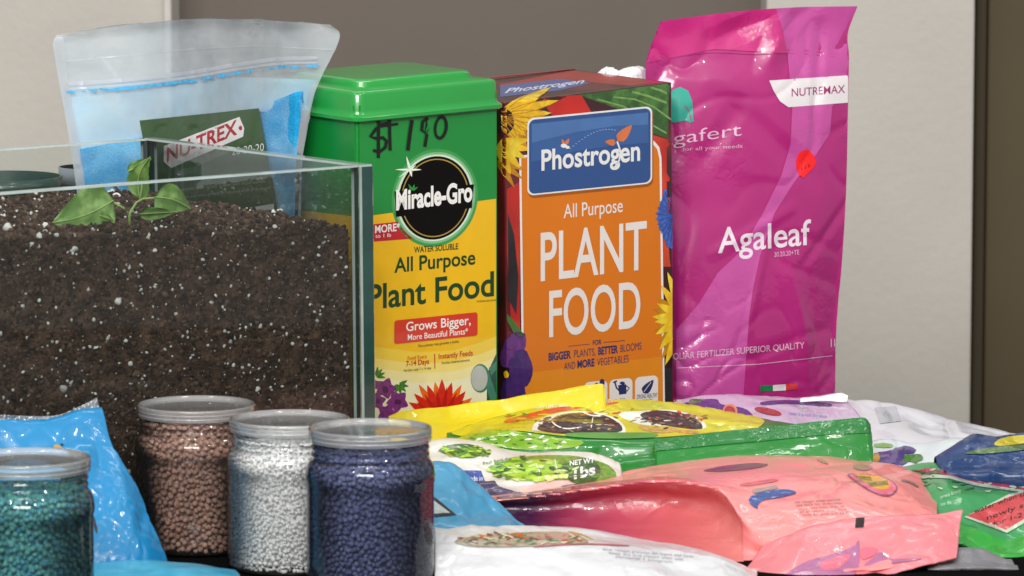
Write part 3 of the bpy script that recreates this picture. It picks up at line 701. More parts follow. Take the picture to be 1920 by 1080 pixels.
def creases(lst, nm, ly):
    o = []
    for q in lst:
        n_ = len(q); a_, b_ = q[0], q[n_//2]
        for k_ in (-.22, .2):
            m_ = [(a_[0]+(b_[0]-a_[0])*t-(b_[1]-a_[1])*k_*.35*math.sin(math.pi*t), a_[1]+(b_[1]-a_[1])*t+(b_[0]-a_[0])*k_*.35*math.sin(math.pi*t)) for t in (.2, .4, .6, .82)]
            o.append(stroke(m_, 1.5))
    polys(th, nm, ptl2, o, ly)
sf = [petal(938, 215, a_, l_, 24) for a_, l_ in ((-28, 108), (-14, 112), (-2, 96), (12, 74), (26, 66), (40, 62), (55, 62))]
polys(th, 'sunflower_print', ptl2, [petal(938, 222, a_, l_, 26) for a_, l_ in ((-20, 100), (-6, 95), (20, 66), (34, 72), (48, 80))], 6)
polys(th, 'sunflower_print', ptl, sf, 7); creases(sf, 'petal_crease', 8)
polys(th, 'sunflower_print', ptl, [petal(934, 270, a_, l_, 20) for a_, l_ in ((-8, 60), (10, 62), (28, 58), (48, 62), (68, 62))], 7)
polys(th, 'sunflower_print', ptl2, [petal(934, 300, a_, l_, 14) for a_, l_ in ((20, 56), (38, 58), (60, 60))], 6)
polys(th, 'sunflower_centre', mat('flower_brown', '2a1414', .5, vary=.3, vscale=300), [blob(944, 228, 20, 24, .1, 16, 3)], 8)
# right sunflower and cornflower
polys(th, 'sunflower_print', ptl2, [petal(1282, 600, a_, l_, 22) for a_, l_ in ((-160, 62), (-140, 66), (160, 60), (138, 62), (120, 84))], 7)
polys(th, 'sunflower_print', ptl, [petal(1282, 596, a_, l_, 20) for a_, l_ in ((-178, 60), (-152, 58), (-125, 76), (-110, 92), (172, 56), (150, 62), (128, 76), (112, 96))], 8)
corn = mat('cornflower_blue', '3f63b8', .4, coat=.4, vary=.35, vscale=250)
polys(th, 'cornflower_print', corn, [blob(1262, 406, 27, 60, .10, 34, 12)]+[petal(1268, 405, a_, 40, 26) for a_ in range(92, 270, 16)], 8)
polys(th, 'cornflower_vein', mat('cornflower_dark', '28438c', .4), [stroke([(1262, 405), (1262+30*math.cos(math.radians(a_)), 405+52*math.sin(math.radians(a_)))], 1.2) for a_ in range(100, 262, 14)], 9)
# plate
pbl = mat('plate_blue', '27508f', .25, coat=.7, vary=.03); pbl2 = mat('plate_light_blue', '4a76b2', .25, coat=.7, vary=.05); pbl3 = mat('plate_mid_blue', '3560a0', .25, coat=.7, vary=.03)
S2 = -.1
poly(th, 'plate_shadow_print', mat('plate_outline_dark', 'a85a16', .4), rrect(990, 226, 1224, 372, 12, s=S2), 8)
poly(th, 'name_plate', wht, rrect(988, 222, 1222, 367, 12, s=S2), 9); poly(th, 'name_plate', pbl, rrect(991, 225, 1219, 364, 11, s=S2), 10)
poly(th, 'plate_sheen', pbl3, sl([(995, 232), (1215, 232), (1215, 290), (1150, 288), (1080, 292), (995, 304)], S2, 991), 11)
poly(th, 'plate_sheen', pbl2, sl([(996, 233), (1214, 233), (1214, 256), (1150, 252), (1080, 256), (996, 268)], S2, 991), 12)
text(th, 'Phostrogen', (1014, 319), (1199, 300), 38, wht, .022, 13)
poly(th, 'letter_tail', wht, stroke([(1156, 265), (1162, 282), (1160, 300), (1150, 316)], 3), 13)
lf = mat('plate_orange', 'e07a45', .3, coat=.6)
polys(th, 'leaf_emblem', lf, [petal(1157, 264, -48, 40, 20), petal(1153, 268, -172, 20, 13)], 13)
polys(th, 'insect_emblem', lf, [petal(1060, 270, -60, 12, 7), petal(1056, 270, -110, 10, 6)], 13); polys(th, 'insect_emblem', wht, [ell(1056, 273, 6, 4, 10), ell(1063, 276, 4, 3, 10)], 14)
dots = []
for k in range(16):
    t = k/15; x = 1068+84*t; y = 278-34*math.sin(t*1.9)-2*t; dots.append(ell(x, y, 1.6, .9, 6))
polys(th, 'dotted_line', mat('plate_dots', '9fb4d8', .4), dots, 13)
whp = mat('print_warm_white', 'efe9e2', .4, coat=.4, vary=.02)
text(th, 'All Purpose', (1056, 409), (1167, 397), 26, whp, .006, 8)
text(th, 'PLANT', (1013, 526), (1212, 503), 90, whp, .012, 8)
text(th, 'FOOD', (1029, 631), (1200, 612), 86, whp, .012, 8)
nav = mat('print_navy', '2a2f63', .4, coat=.4)
text(th, 'FOR', (1111, 647), (1127, 645), 9, nav, .015, 8); polys(th, 'rule_line', nav, [stroke([(1065, 649), (1105, 645)], 1), stroke([(1131, 642), (1171, 638)], 1)], 8)
text(th, 'BIGGER', (1028, 676), (1070, 671), 14, nav, .035, 8); text(th, 'PLANTS,', (1076, 670), (1116, 666), 14, nav, -.005, 8); text(th, 'BETTER', (1121, 665), (1158, 661), 14, nav, .035, 8); text(th, 'BLOOMS', (1163, 660), (1202, 655), 14, nav, -.005, 8)
text(th, 'AND', (1057, 694), (1078, 691), 14, nav, -.005, 8); text(th, 'MORE', (1082, 690), (1114, 686), 14, nav, .035, 8); text(th, 'VEGETABLES', (1119, 686), (1178, 679), 14, nav, -.005, 8)
for x0 in (1095, 1142, 1190):
    poly(th, 'icon_tile', whp, rrect(x0, 717-.1*(x0-1095)+0, x0+43, 775-.1*(x0-1095), 9, s=-.1), 9)
polys(th, 'icon_fruit', nav, [ell(1118, 722, 4, 5, 10), ell(1128, 717, 5, 7, 10)], 10)
polys(th, 'icon_watering_can', nav, [[(1158, 722), (1173, 720), (1174, 738), (1160, 740)], stroke([(1152, 716), (1155, 727), (1160, 732)], 3), stroke([(1173, 723), (1179, 727), (1174, 734)], 2), ell(1166, 718, 5, 3, 10), stroke([(1149, 717), (1156, 714)], 3)], 10)
polys(th, 'icon_leaf', nav, [petal(1205, 737, -52, 32, 17)], 10); poly(th, 'icon_leaf_vein', whp, stroke([(1206, 735), (1220, 716)], 1), 11)
text(th, 'STRONG HEALTHY', (1193, 748), (1232, 744), 8, nav, .01, 10); text(th, 'GROWTH', (1203, 756), (1223, 754), 7, nav, .01, 10); text(th, 'ZOO', (1161, 755), (1171, 754), 8, nav, .01, 10)
# top flap print
red_t = mat('box_top_red', 'a8332f', .35, coat=.5, vary=.15, vscale=30)
poly(th, 'top_print', red_t, [(938, 158), (1072, 132), (1252, 154), (1180, 161), (1060, 150), (938, 170)], 1)
poly(th, 'top_print', mat('box_top_blue', '5768a6', .3, coat=.6), [(938, 160), (1050, 148), (1110, 156), (1048, 170), (938, 182)], 2)
text(th, 'Phostrogen', (946, 175), (1096, 156), 8, mat('box_top_white', 'c9cfe4', .4), .02, 3, shear=.4)
# flap seam
tube(th, 'flap_edge', [MB_ @ Vector((.001, d_*.98, h_+.0004)), MB_ @ Vector((w_*.5, d_*.99, h_+.0012)), MB_ @ Vector((w_*.999, d_*.98, h_+.0005))], [.0006]*3, red_t)

# --- magenta pouch
mg = mat('pouch_magenta', 'b5267a', .34, coat=.6, vary=.05, vscale=18, crease=.3, cscale=16, sparkle=.45)
mgl = mat('pouch_light_magenta', 'c850a0', .34, coat=.8, vary=.04, crease=.3, cscale=22, sparkle=.7)
mgt = mat('pouch_top_pink', 'cc2a80', .34, coat=.8, crease=.3, cscale=22, sparkle=.7)
YA, YB = .425, .48
def arow(l, r, bul, arc=0, lean=0., pinch=0):
    o = []
    for i in range(8):
        u = i/7; o.append((l[0]+(r[0]-l[0])*u, l[1]+(r[1]-l[1])*u-arc*math.sin(math.pi*u), YA+(YB-YA)*u-bul*math.sin(math.pi*u)**.7+lean+pinch*math.sin(u*18)))
    return o
G = [arow((1240, 40), (1608, 12), .0, 8, .006, .0012), arow((1226, 75), (1590, 62), .001, 4, .005, .0012), arow((1212, 118), (1592, 104), .004, 2, .004), arow((1212, 170), (1591, 165), .010, 0, .002), arow((1216, 260), (1589, 255), .014), arow((1222, 380), (1586, 375), .017),
     arow((1226, 500), (1578, 500), .020), arow((1230, 620), (1568, 620), .022), arow((1234, 720), (1566, 720), .020), arow((1238, 815), (1560, 800), .016)]
th = Thing('fertilizer_pouch', 'tall glossy magenta stand-up pouch with a small red price sticker', 'pouch', base_of([G[-1]]))
add_patch(th, 'pouch_front', G, mg, 110, 150, amp=.0022, f=12, seed=11, close=False, folds=16)
fb = th.bvh
Gb = [[(x, y, Y+(.006 if j < 3 else .03)*math.sin(math.pi*i/7)+.0008) for i, (x, y, Y) in enumerate(r)] for j, r in enumerate(G)]
add_patch(th, 'pouch_back', Gb, mg, 50, 60, amp=.001, f=20, seed=12, close=False, target=False)
th.bvh = fb
poly(th, 'light_band', mgl, [(1452, 8), (1610, 8), (1590, 62), (1592, 150), (1560, 200), (1556, 250), (1530, 290), (1490, 340), (1452, 400), (1425, 480), (1412, 540), (1404, 600), (1394, 740), (1268, 760), (1268, 618), (1310, 570), (1345, 512), (1390, 470), (1430, 400), (1464, 330), (1482, 270), (1485, 200), (1476, 100), (1466, 50)], 1)
poly(th, 'top_print', mgt, [(1238, 30), (1452, 8), (1466, 50), (1476, 100), (1340, 92), (1212, 118), (1226, 75)], 1)
pw = mat('pouch_white', 'ece6e8', .35, coat=.6, vary=.03); pm = mat('pouch_print_magenta', 'a02a6c', .35, coat=.6)
pp = mat('pouch_pale_pink', 'e6b7d4', .35, coat=.6)
poly(th, 'white_tab', pw, [(1442, 151), (1596, 141), (1596, 192), (1478, 201), (1462, 190), (1450, 170)], 2)
text(th, 'NUTREMAX', (1484, 181), (1584, 174), 15, pm, .006, 3)
tq = mat('pouch_teal', '2fae9a', .35, coat=.6)
poly(th, 'leaf_logo', tq, [(1240, 195), (1262, 168), (1275, 163), (1290, 170), (1298, 190), (1300, 228), (1296, 231), (1285, 226), (1265, 230), (1245, 225)], 2)
poly(th, 'leaf_vein', pm, stroke([(1283, 198), (1292, 208), (1297, 230)], 2), 3)
text(th, 'agafert', (1240, 274), (1390, 254), 24, pp, -.004, 3); text(th, 'for all your needs', (1280, 283), (1392, 277), 7, pp, -.005, 3)
wp2 = mat('pouch_text_white', 'f0e2ec', .35, coat=.6)
text(th, 'Agaleaf', (1346, 474), (1520, 458), 47, wp2, .012, 3)
text(th, '20.20.20+TE', (1451, 482), (1498, 477), 9, pp, 0, 3)
text(th, 'FOLIAR FERTILIZER SUPERIOR QUALITY', (1256, 675), (1508, 653), 12, pp, .006, 3)
poly(th, 'rule_line', pp, stroke([(1268, 690), (1420, 683), (1560, 667)], 1.2), 3)
text(th, '1kg', (1557, 651), (1578, 648), 16, pp, 0, 3)
poly(th, 'flag_print', mat('flag_green', '1f7f4b', .4, coat=.5), [(1425, 723), (1449, 722), (1449, 733), (1425, 735)], 3); poly(th, 'flag_print', pw, [(1449, 722), (1473, 720), (1473, 732), (1449, 733)], 3); poly(th, 'flag_print', mat('flag_red', 'd0343a', .4, coat=.5), [(1473, 720), (1496, 719), (1494, 730), (1473, 732)], 3)
stk = poly(th, 'price_sticker', mat('fluorescent_red', 'ff1f24', .5, vary=.02), [(1500, 284), (1512, 280), (1520, 285), (1526, 292), (1530, 306), (1522, 318), (1512, 327), (1506, 334), (1498, 328), (1493, 318), (1492, 300), (1496, 290)], 4)
text(th, '115.', (1502, 320), (1522, 312), 7, mk, 0, 5, parent=stk)
# embossed zip line
for yy in (100, 106):
    b = fb; pts = []
    for i in range(30):
        x = 1222+(1580-1222)*i/29; hit, nn, _, _ = fb.ray_cast(CAM, ray(x, yy+2*math.sin(i*.5)-6*math.sin(i/29*3.14)))
        if hit: pts.append(hit-ray(x, yy)*.0003)
    tube(th, 'zip_ridge', pts, [.0004]*len(pts), mg)

# --- crumpled white bag behind the box
th = Thing('crumpled_bag', 'crumpled white plastic bag top showing above the orange box', 'bag', at(1165, 160, .47))
wcr = mat('white_polythene', 'f0eef2', .35, coat=.5, crease=.5, cscale=90, sss=.0)
G = [[(1118, 138, .47), (1135, 124, .465), (1155, 134, .46), (1172, 130, .465), (1195, 126, .47), (1220, 136, .47)], [(1120, 150, .45), (1136, 140, .445), (1156, 143, .44), (1176, 141, .44), (1198, 138, .44), (1222, 150, .45)], [(1120, 300, .45), (1136, 300, .44), (1156, 300, .44), (1176, 300, .44), (1198, 300, .44), (1222, 300, .45)],
     [(1120, 800, .45), (1136, 800, .44), (1156, 800, .44), (1176, 800, .44), (1198, 800, .44), (1222, 800, .45)]]
add_patch(th, 'bag_film', G, wcr, 50, 60, amp=.003, f=70, seed=4, thick=.004)

# ------------------------------------------------------------------ jars
jarm = clear('jar_plastic', 'fdfefe', haze=.02, hazecol='f2f6f8', rough=.05, gloss=1.0, fres=1.48)
lidc = clear('jar_lid_plastic', 'fdfefe', haze=.27, hazecol='ffffff', rough=.12, trans=.2, gloss=1.5, fres=1.48)
def jar(label, cx, cy, H, R, gm, ball, colname, level=.86, lump=.0, sub=False, gran=.0019):
    Y = min((abs(((at(cx, cy, y).z)-H)), y) for y in [i*.001-.6 for i in range(900)])[1]
    c = at(cx, cy, Y); loc = Vector((c.x, Y, .0004)); th = Thing('granule_jar', label, 'jar', loc, 'clear plastic jars of fertilizer granules'); n = 64
    r = R
    prof = [(0, .003), (r*.55, .003), (r*.80, .0012), (r*.90, 0), (r*.978, .0012), (r*.985, .004), (r*.99, .008), (r*.982, .011), (r*.978, .0135), (r*.978, H*.60), (r*.982, H*.655), (r*.995, H*.675), (r*1.0, H*.70), (r*.99, H*.735), (r*.972, H*.765), (r*.935, H*.79), (r*.905, H*.805), (r*.895, H*.825), (r*.91, H*.83), (r*.91, H*.84), (r*.895, H*.845), (r*.895, H*.868), (r*.91, H*.874), (r*.91, H*.884), (r*.895, H*.89), (r*.895, H*.955), (r*.85, H*.957), (r*.85, H*.88)]
    def lathe(pr):
        V = [Vector((loc.x+a*math.cos(2*math.pi*k/n), loc.y+a*math.sin(2*math.pi*k/n), loc.z+z)) for a, z in pr for k in range(n)]
        F = [(i*n+k, i*n+(k+1) % n, (i+1)*n+(k+1) % n, (i+1)*n+k) for i in range(len(pr)-1) for k in range(n)]
        return V, F
    th.add('jar_body', *lathe(prof), jarm)
    lp = [(r*.918, H*.917), (r*.935, H*.915), (r*.942, H*.920), (r*.942, H*.96), (r*.948, H*.985), (r*.942, H*.997), (r*.925, H*1.0), (r*.905, H*.995), (r*.89, H*.978), (r*.80, H*.972), (0, H*.972)]
    th.add('jar_lid', *lathe(lp), lidc)
    for q_ in (.937, .962):
        V_, F_ = lathe([(r*.943, H*(q_-.006)), (r*.952, H*q_), (r*.943, H*(q_+.006))]); th.add('lid_ring', V_, F_, lidc, parent=None)
    def wall_r(z):
        zs = [p[1] for p in prof[6:20]]; rs = [p[0] for p in prof[6:20]]; return np.interp(z, zs, rs)-.0008
    top = H*level; P, RR = [], []
    for layer in range(3):
        r0 = R*.978-ball-layer*ball*1.45; wd = 2*math.pi*r0; md_ = ball*(2.12 if layer == 0 else 1.8); cell = md_/1.4143
        nx, ny = int(wd/cell)+1, int(top/cell)+1; gr = {}
        cand = np.stack([rng.uniform(0, wd, nx*ny*14), rng.uniform(ball*.9+.002, top, nx*ny*14)], 1)
        for x, z in cand.tolist():
            i, j = int(x/cell), int(z/cell); ok = True
            if (i, j) in gr: continue
            for a_ in (-2, -1, 0, 1, 2):
                for b_ in (-2, -1, 0, 1, 2):
                    q = gr.get(((i+a_) % nx, j+b_))
                    if q:
                        dx = abs(q[0]-x); dx = min(dx, wd-dx)
                        if dx*dx+(q[1]-z)**2 < md_*md_: ok = False; break
                if not ok: break
            if ok: gr[(i, j)] = (x, z)
        for x, z in gr.values():
            rr = wall_r(z)-ball-layer*ball*1.45+random.uniform(-.35, 0)*ball; a_ = x/r0
            P.append((loc.x+rr*math.cos(a_), loc.y+rr*math.sin(a_), loc.z+z)); RR.append(ball*random.choice((.68, .8, .9, .96, 1, 1.03)))
    rt = wall_r(top)-ball
    for k in range(int((rt/ball)**2*1.1)):
        a_ = random.uniform(0, 6.283); q = rt*math.sqrt(random.random()); P.append((loc.x+q*math.cos(a_), loc.y+q*math.sin(a_), loc.z+top+random.uniform(-.5, .8)*ball)); RR.append(ball*random.uniform(.8, 1.1))
    o = pebbles(colname, np.array(P), np.array(RR), gm, loc, parent=th.root, rough=lump, fine=sub, squash=.07 if not lump else .3, smooth=not lump)
    # dark core so no light leaks through the packed middle
    n2 = 32; rc = R*.955-ball*3.6
    V = [Vector((loc.x+rc*math.cos(2*math.pi*k/n2), loc.y+rc*math.sin(2*math.pi*k/n2), loc.z+z)) for z in (.006, top-ball) for k in range(n2)]
    F = [(k, (k+1) % n2, n2+(k+1) % n2, n2+k) for k in range(n2)]+[tuple(range(n2))[::-1], tuple(range(n2, 2*n2))]
    th.add('packed_granules', V, F, gm)
    return th
brn = mat('brown_granules', '8a6a5c', .75, vary=.1, vscale=400, island=['94705f', 'c29a89', 'cda696', 'a88578'], spec=.3)
whg = mat('white_granules', 'dfe5e4', .7, vary=.05, vscale=400, island=['f6f8f8', 'ffffff', 'fafcfc'], spec=.4)
blg = mat('navy_granules', '4a4f86', .65, vary=.12, vscale=400, island=['474d7e', '6a739f', '757fa8', '565d8a'], spec=.35)
tlg = mat('teal_granules', '3f8a8c', .6, vary=.12, vscale=400, island=['2a8490', '6ab8ae', '8cc8b4', '3a93b4'], spec=.4)
jar('clear plastic jar of brown round granules, farthest back of the four jars', 368, 757, .108, .046, brn, .00205, 'brown_granules', .885, sub=True)
jar('clear plastic jar of fine white granules between the brown and the navy jar', 543, 784, .109, .046, whg, .0016, 'white_granules', .86, lump=.3)
jar('clear plastic jar of navy blue round granules in front of the white one', 694, 801, .115, .046, blg, .0019, 'navy_granules', .83, sub=True)
jar('clear plastic jar of teal green round granules at the left edge of the photo', 50, 857, .115, .0455, tlg, .0020, 'teal_granules', .79, sub=True)

# ------------------------------------------------------------------ packets lying on the table
def bag(name, label, cat, G, m, nu=80, nv=56, amp=.0018, f=22, seed=0, back=True, front=True, part='bag_body', edge=0., group=None):
    W = [[at(*p) for p in r] for r in G]
    # film tucks down to the table behind the back row and under the front row
    if back: W.insert(0, [Vector((p.x, p.y+.012, max(.002, p.z*.25))) for p in W[0]])
    if front: W.append([Vector((p.x, p.y+.010, .0015)) for p in W[-1]])
    pts = [p for r in W for p in r]
    loc = Vector((sum(p.x for p in pts)/len(pts), sum(p.y for p in pts)/len(pts), 0.001))
    th = Thing(name, label, cat, loc, group)
    add_patch(th, part, [[tuple(p) for p in r] for r in W], m, int(nu*1.5), int(nv*1.5), amp=amp*.8, f=f, seed=seed, px=False, close=True, edge=edge, folds=26)
    return th
def film(name, col, **k):
    d = dict(rough=.32, coat=.55, vary=.07, vscale=14, crease=.45, cscale=26, sparkle=.8); d.update(k); return mat(name, col, **d)

# 1 blue packet leaning against the tank
G = [[(-60, 792, -.235), (0, 790, -.215), (60, 790, -.20), (110, 785, -.19), (150, 772, -.18), (188, 768, -.172)],
     [(-60, 850, -.24), (0, 848, -.235), (70, 846, -.23), (130, 842, -.222), (180, 838, -.212), (212, 832, -.196)],
     [(-60, 920, -.25), (10, 915, -.25), (90, 912, -.25), (160, 912, -.243), (220, 908, -.235), (258, 915, -.220)],
     [(-60, 1000, -.265), (30, 995, -.27), (110, 992, -.27), (190, 990, -.265), (250, 985, -.255), (290, 995, -.235)],
     [(-60, 1065, -.28), (40, 1062, -.285), (130, 1060, -.285), (210, 1058, -.28), (270, 1056, -.27), (322, 1060, -.250)]]
sky = film('packet_blue', '1484bd', crease=.7, cscale=20)
th = bag('blue_packet', 'crumpled bright blue packet with a silver top seal leaning on the tank', 'packet', G, sky, amp=.0022, f=20, seed=21)
slv = film('silver_seal', '9aa1a4', metal=.5, coat=.3, crease=.6, cscale=150)
add_patch(th, 'silver_seal', [[(-60, 776, -.226), (0, 778, -.216), (60, 780, -.20), (110, 778, -.19), (150, 762, -.18), (182, 745, -.170)], [(-60, 794, -.236), (0, 792, -.216), (60, 792, -.202), (110, 787, -.191), (150, 774, -.181), (189, 770, -.173)]], slv, 70, 8, amp=.0006, f=80, seed=2, target=False, thick=.0008)
polys(th, 'bird_print', mat('print_ochre', 'b8912e', .4), [blob(108, 838, 8, 4, .3, 10, 1)], 2); polys(th, 'bird_print', mk, [blob(116, 834, 3, 2, .2, 8, 2)], 3)
polys(th, 'dark_print', mk, [[(176, 965), (184, 998), (180, 1000), (172, 975)]], 2)
# 2 flat blue and white packet in front
G = [[(130, 1058, -.27), (240, 1052, -.27), (340, 1056, -.265), (440, 1068, -.27)], [(120, 1075, -.30), (240, 1068, -.30), (340, 1070, -.30), (450, 1078, -.30)], [(110, 1120, -.34), (240, 1118, -.34), (350, 1118, -.34), (460, 1118, -.34)]]
th = bag('flat_packet', 'flat light blue packet with a white patch below the brown granule jar', 'packet', G, film('packet_sky_blue', '42a8cc'), 50, 30, amp=.0009, seed=31)
poly(th, 'white_print', film('packet_offwhite', 'd8d6d2'), [(250, 1060), (330, 1058), (360, 1066), (330, 1074), (230, 1076)], 2); polys(th, 'pink_print', film('packet_rose', 'a04a5c'), [stroke([(320, 1059), (360, 1064), (375, 1068)], 2.5)], 3)
# 3 yellow packet behind
G = [[(728, 785, .135), (760, 774, .135), (900, 757, .13), (1040, 737, .125), (1122, 724, .12), (1134, 730, .12)],
     [(730, 800, .12), (780, 795, .12), (900, 783, .115), (1040, 770, .11), (1120, 760, .105), (1136, 765, .105)],
     [(735, 860, .08), (800, 860, .08), (900, 850, .08), (1040, 840, .08), (1120, 835, .08), (1136, 835, .08)]]
th = bag('yellow_packet', 'bright yellow packet with its seal edge against the two plant food cartons', 'packet', G, film('packet_yellow', 'dfca14', crease=.4, cscale=40), 80, 34, amp=.0012, f=30, seed=41)
# 4 fig packet behind
G = [[(1268, 752, .27), (1340, 742, .28), (1420, 744, .29), (1500, 748, .30), (1575, 738, .31)],
     [(1268, 772, .22), (1350, 766, .22), (1440, 760, .23), (1520, 765, .24), (1590, 752, .26)],
     [(1268, 830, .16), (1350, 830, .16), (1450, 830, .16), (1540, 828, .16), (1640, 822, .17)]]
lil = film('packet_lilac', 'c9b4cf'); th = bag('purple_packet', 'white and purple packet printed with cut figs in front of the magenta pouch', 'packet', G, lil, 80, 40, amp=.0016, seed=51)
vp = film('packet_violet', '46307c'); poly(th, 'violet_print', vp, [(1270, 756), (1345, 746), (1350, 760), (1400, 765), (1420, 790), (1500, 800), (1270, 800)], 2)
polys(th, 'violet_print', vp, [stroke([(1425, 757), (1480, 753), (1560, 760)], 7)], 2)
fg = film('fig_red', 'a8382e', vary=.35, vscale=300); polys(th, 'fig_print', film('fig_rim', 'd98a5e'), [ell(1369, 772, 14, 14, 16, rot=20)], 3); polys(th, 'fig_print', fg, [ell(1368, 773, 11, 11, 16), ell(1440, 772, 26, 6, 16, rot=12)], 4)
polys(th, 'leaf_print', film('leaf_dark', '3b6b3a'), [petal(1290, 756, -10, 30, 12)], 3)
text(th, 'keep in a cool dry place', (1480, 778), (1550, 784), 6, mat('print_lilac', '8f86c0', .4), 0, 3)
add_patch(th, 'folded_corner', [[(1500, 746, .262), (1540, 741, .262), (1575, 737, .26), (1590, 741, .258)], [(1500, 752, .256), (1540, 750, .256), (1578, 753, .255), (1588, 752, .255)]], film('packet_white', 'eceaf0'), 24, 10, amp=.0008, f=60, target=False, thick=.001)
# 5 white packet behind right
G = [[(1560, 752, .30), (1620, 747, .28), (1700, 765, .26), (1790, 788, .23), (1900, 812, .19), (1990, 830, .16)],
     [(1560, 775, .24), (1640, 775, .23), (1720, 790, .21), (1800, 806, .18), (1900, 828, .14), (1990, 850, .12)],
     [(1570, 850, .14), (1650, 835, .14), (1730, 840, .12), (1800, 850, .10), (1900, 865, .07), (1990, 880, .06)]]
wf = film('packet_silver_white', 'd6d7e0', crease=.45, cscale=14, sparkle=.4)
th = bag('white_packet', 'large crinkled silvery white packet at the back right under the wall pillar', 'packet', G, wf, 90, 50, amp=.0022, f=11, seed=61)
poly(th, 'grey_print', film('packet_pale_grey', 'b9bcc6'), [(1640, 765), (1680, 762), (1690, 790), (1650, 795)], 2)
# 6 floral packet
G = [[(1610, 828, .10), (1660, 826, .10), (1720, 832, .09), (1790, 822, .09), (1850, 830, .08)], [(1610, 850, .06), (1660, 850, .06), (1720, 855, .055), (1790, 850, .05), (1850, 850, .05)], [(1610, 890, .02), (1660, 890, .02), (1720, 890, .02), (1790, 890, .01), (1850, 885, .01)]]
th = bag('floral_packet', 'pale packet with violet and orange flower print right of the green seed bag', 'packet', G, film('packet_ice_white', 'd5e0e4'), 60, 36, amp=.0014, seed=71)
polys(th, 'violet_print', vp, [blob(1672, 862, 32, 16, .25, 16, 3), blob(1700, 845, 22, 9, .3, 14, 4)], 2); polys(th, 'flower_print', ptl2, [blob(1643, 858, 7, 8, .2, 12, 5)], 3); polys(th, 'leaf_print', grn2, [blob(1655, 836, 17, 5, .3, 12, 6)], 3); polys(th, 'leaf_print', lfg, [blob(1712, 860, 20, 9, .3, 14, 9)], 3)

# 7 blue and yellow packet right
G = [[(1752, 860, .0), (1800, 828, .02), (1825, 816, .03), (1870, 818, .03), (1930, 812, .03), (1990, 812, .03)], [(1758, 872, -.02), (1810, 850, -.01), (1850, 838, 0), (1890, 832, 0), (1940, 836, 0), (1990, 836, 0)], [(1766, 880, -.03), (1820, 868, -.02), (1870, 860, -.02), (1910, 862, -.02), (1950, 862, -.02), (1990, 862, -.02)], [(1775, 892, -.04), (1830, 892, -.04), (1870, 892, -.04), (1910, 892, -.04), (1950, 892, -.04), (1990, 892, -.04)]]
th = bag('blue_yellow_packet', 'dark blue packet with a yellow top strip at the right edge of the photo', 'packet', G, film('packet_royal_blue', '0c3468', coat=.3), 60, 36, amp=.0012, seed=81)
poly(th, 'yellow_print', film('packet_mustard', 'c3b528'), [(1862, 832), (1880, 820), (1940, 814), (1940, 830), (1870, 838)], 2); poly(th, 'green_print', film('packet_moss', '4c6b3a'), [(1800, 852), (1845, 840), (1940, 832), (1940, 842), (1850, 852)], 3)
# 8 seed bag, green and yellow
G = [[(838, 815, .10), (905, 795, .11), (985, 774, .12), (1075, 758, .13), (1165, 753, .13), (1260, 758, .13), (1360, 774, .13), (1440, 790, .12), (1500, 800, .12)],
     [(838, 822, .08), (905, 802, .085), (985, 785, .09), (1075, 774, .10), (1165, 770, .10), (1260, 775, .10), (1360, 790, .10), (1440, 802, .09), (1500, 812, .09)],
     [(842, 828, .06), (900, 808, .06), (975, 798, .06), (1060, 796, .07), (1150, 798, .075), (1240, 800, .075), (1340, 812, .075), (1440, 815, .07), (1500, 820, .07)],
     [(850, 834, .04), (905, 816, .035), (960, 810, .035), (1050, 824, .04), (1140, 829, .045), (1225, 828, .045), (1330, 830, .05), (1440, 835, .05), (1500, 840, .05)],
     [(860, 845, .03), (910, 838, .03), (985, 850, .03), (1060, 864, .03), (1140, 870, .035), (1225, 860, .035), (1330, 860, .04), (1440, 860, .04), (1500, 865, .04)],
     [(870, 862, .0), (915, 862, .0), (990, 880, .0), (1060, 892, .0), (1150, 898, .0), (1230, 900, .0), (1330, 900, .0), (1440, 900, .0), (1500, 900, .0)]]
gf = film('bag_green', '117a24', crease=.3, sparkle=.35); 
th = bag('seed_bag', 'puffy green and yellow bag with pictures of dark seeds and a wide green seal', 'bag', G, gf, 120, 60, amp=.0014, f=22, seed=91)
yf = film('bag_lime_yellow', 'd2c61c', vary=.15, col2='a3a524', c2scale=30, c2lo=.5, c2hi=.7); poly(th, 'yellow_top', yf, [(838, 812), (905, 790), (985, 768), (1075, 752), (1165, 748), (1260, 752), (1360, 768), (1440, 786), (1420, 806), (1340, 812), (1225, 822), (1140, 822), (1050, 818), (960, 806), (900, 812), (870, 820)], 2)
lm = film('bag_lime', '7fae1c', vary=.15); poly(th, 'lime_print', lm, [(845, 825), (905, 806), (950, 806), (1050, 822), (1100, 828), (1080, 840), (990, 845), (905, 835), (870, 842)], 3)
orr = film('bag_orange_red', 'cf4a24', vary=.2, vscale=150); poly(th, 'orange_strip', orr, [(942, 788), (1050, 762), (1160, 753), (1160, 758), (1060, 770), (985, 790), (948, 796)], 3)
wcir = film('bag_white', 'e4e6d8'); sdk = film('seed_dark', '34201e', vary=.5, vscale=250)
poly(th, 'white_oval', wcir, ell(1085, 808, 88, 36, 40, a0=180, a1=378), 4); poly(th, 'seed_picture', sdk, [(1000, 806), (1030, 788), (1060, 776), (1100, 774), (1140, 781), (1166, 798), (1168, 812), (1100, 816), (1040, 814)], 5)
polys(th, 'sprout_print', wcir, [stroke([(1028, 782), (1040, 798), (1060, 806), (1090, 802)], 2.5), stroke([(1088, 772), (1112, 782), (1140, 776)], 2.5), stroke([(1112, 782), (1108, 804)], 2)], 6)
poly(th, 'white_oval', wcir, [(1150, 776), (1190, 772), (1260, 768), (1300, 778), (1325, 796), (1322, 806), (1300, 800), (1200, 800)], 4)
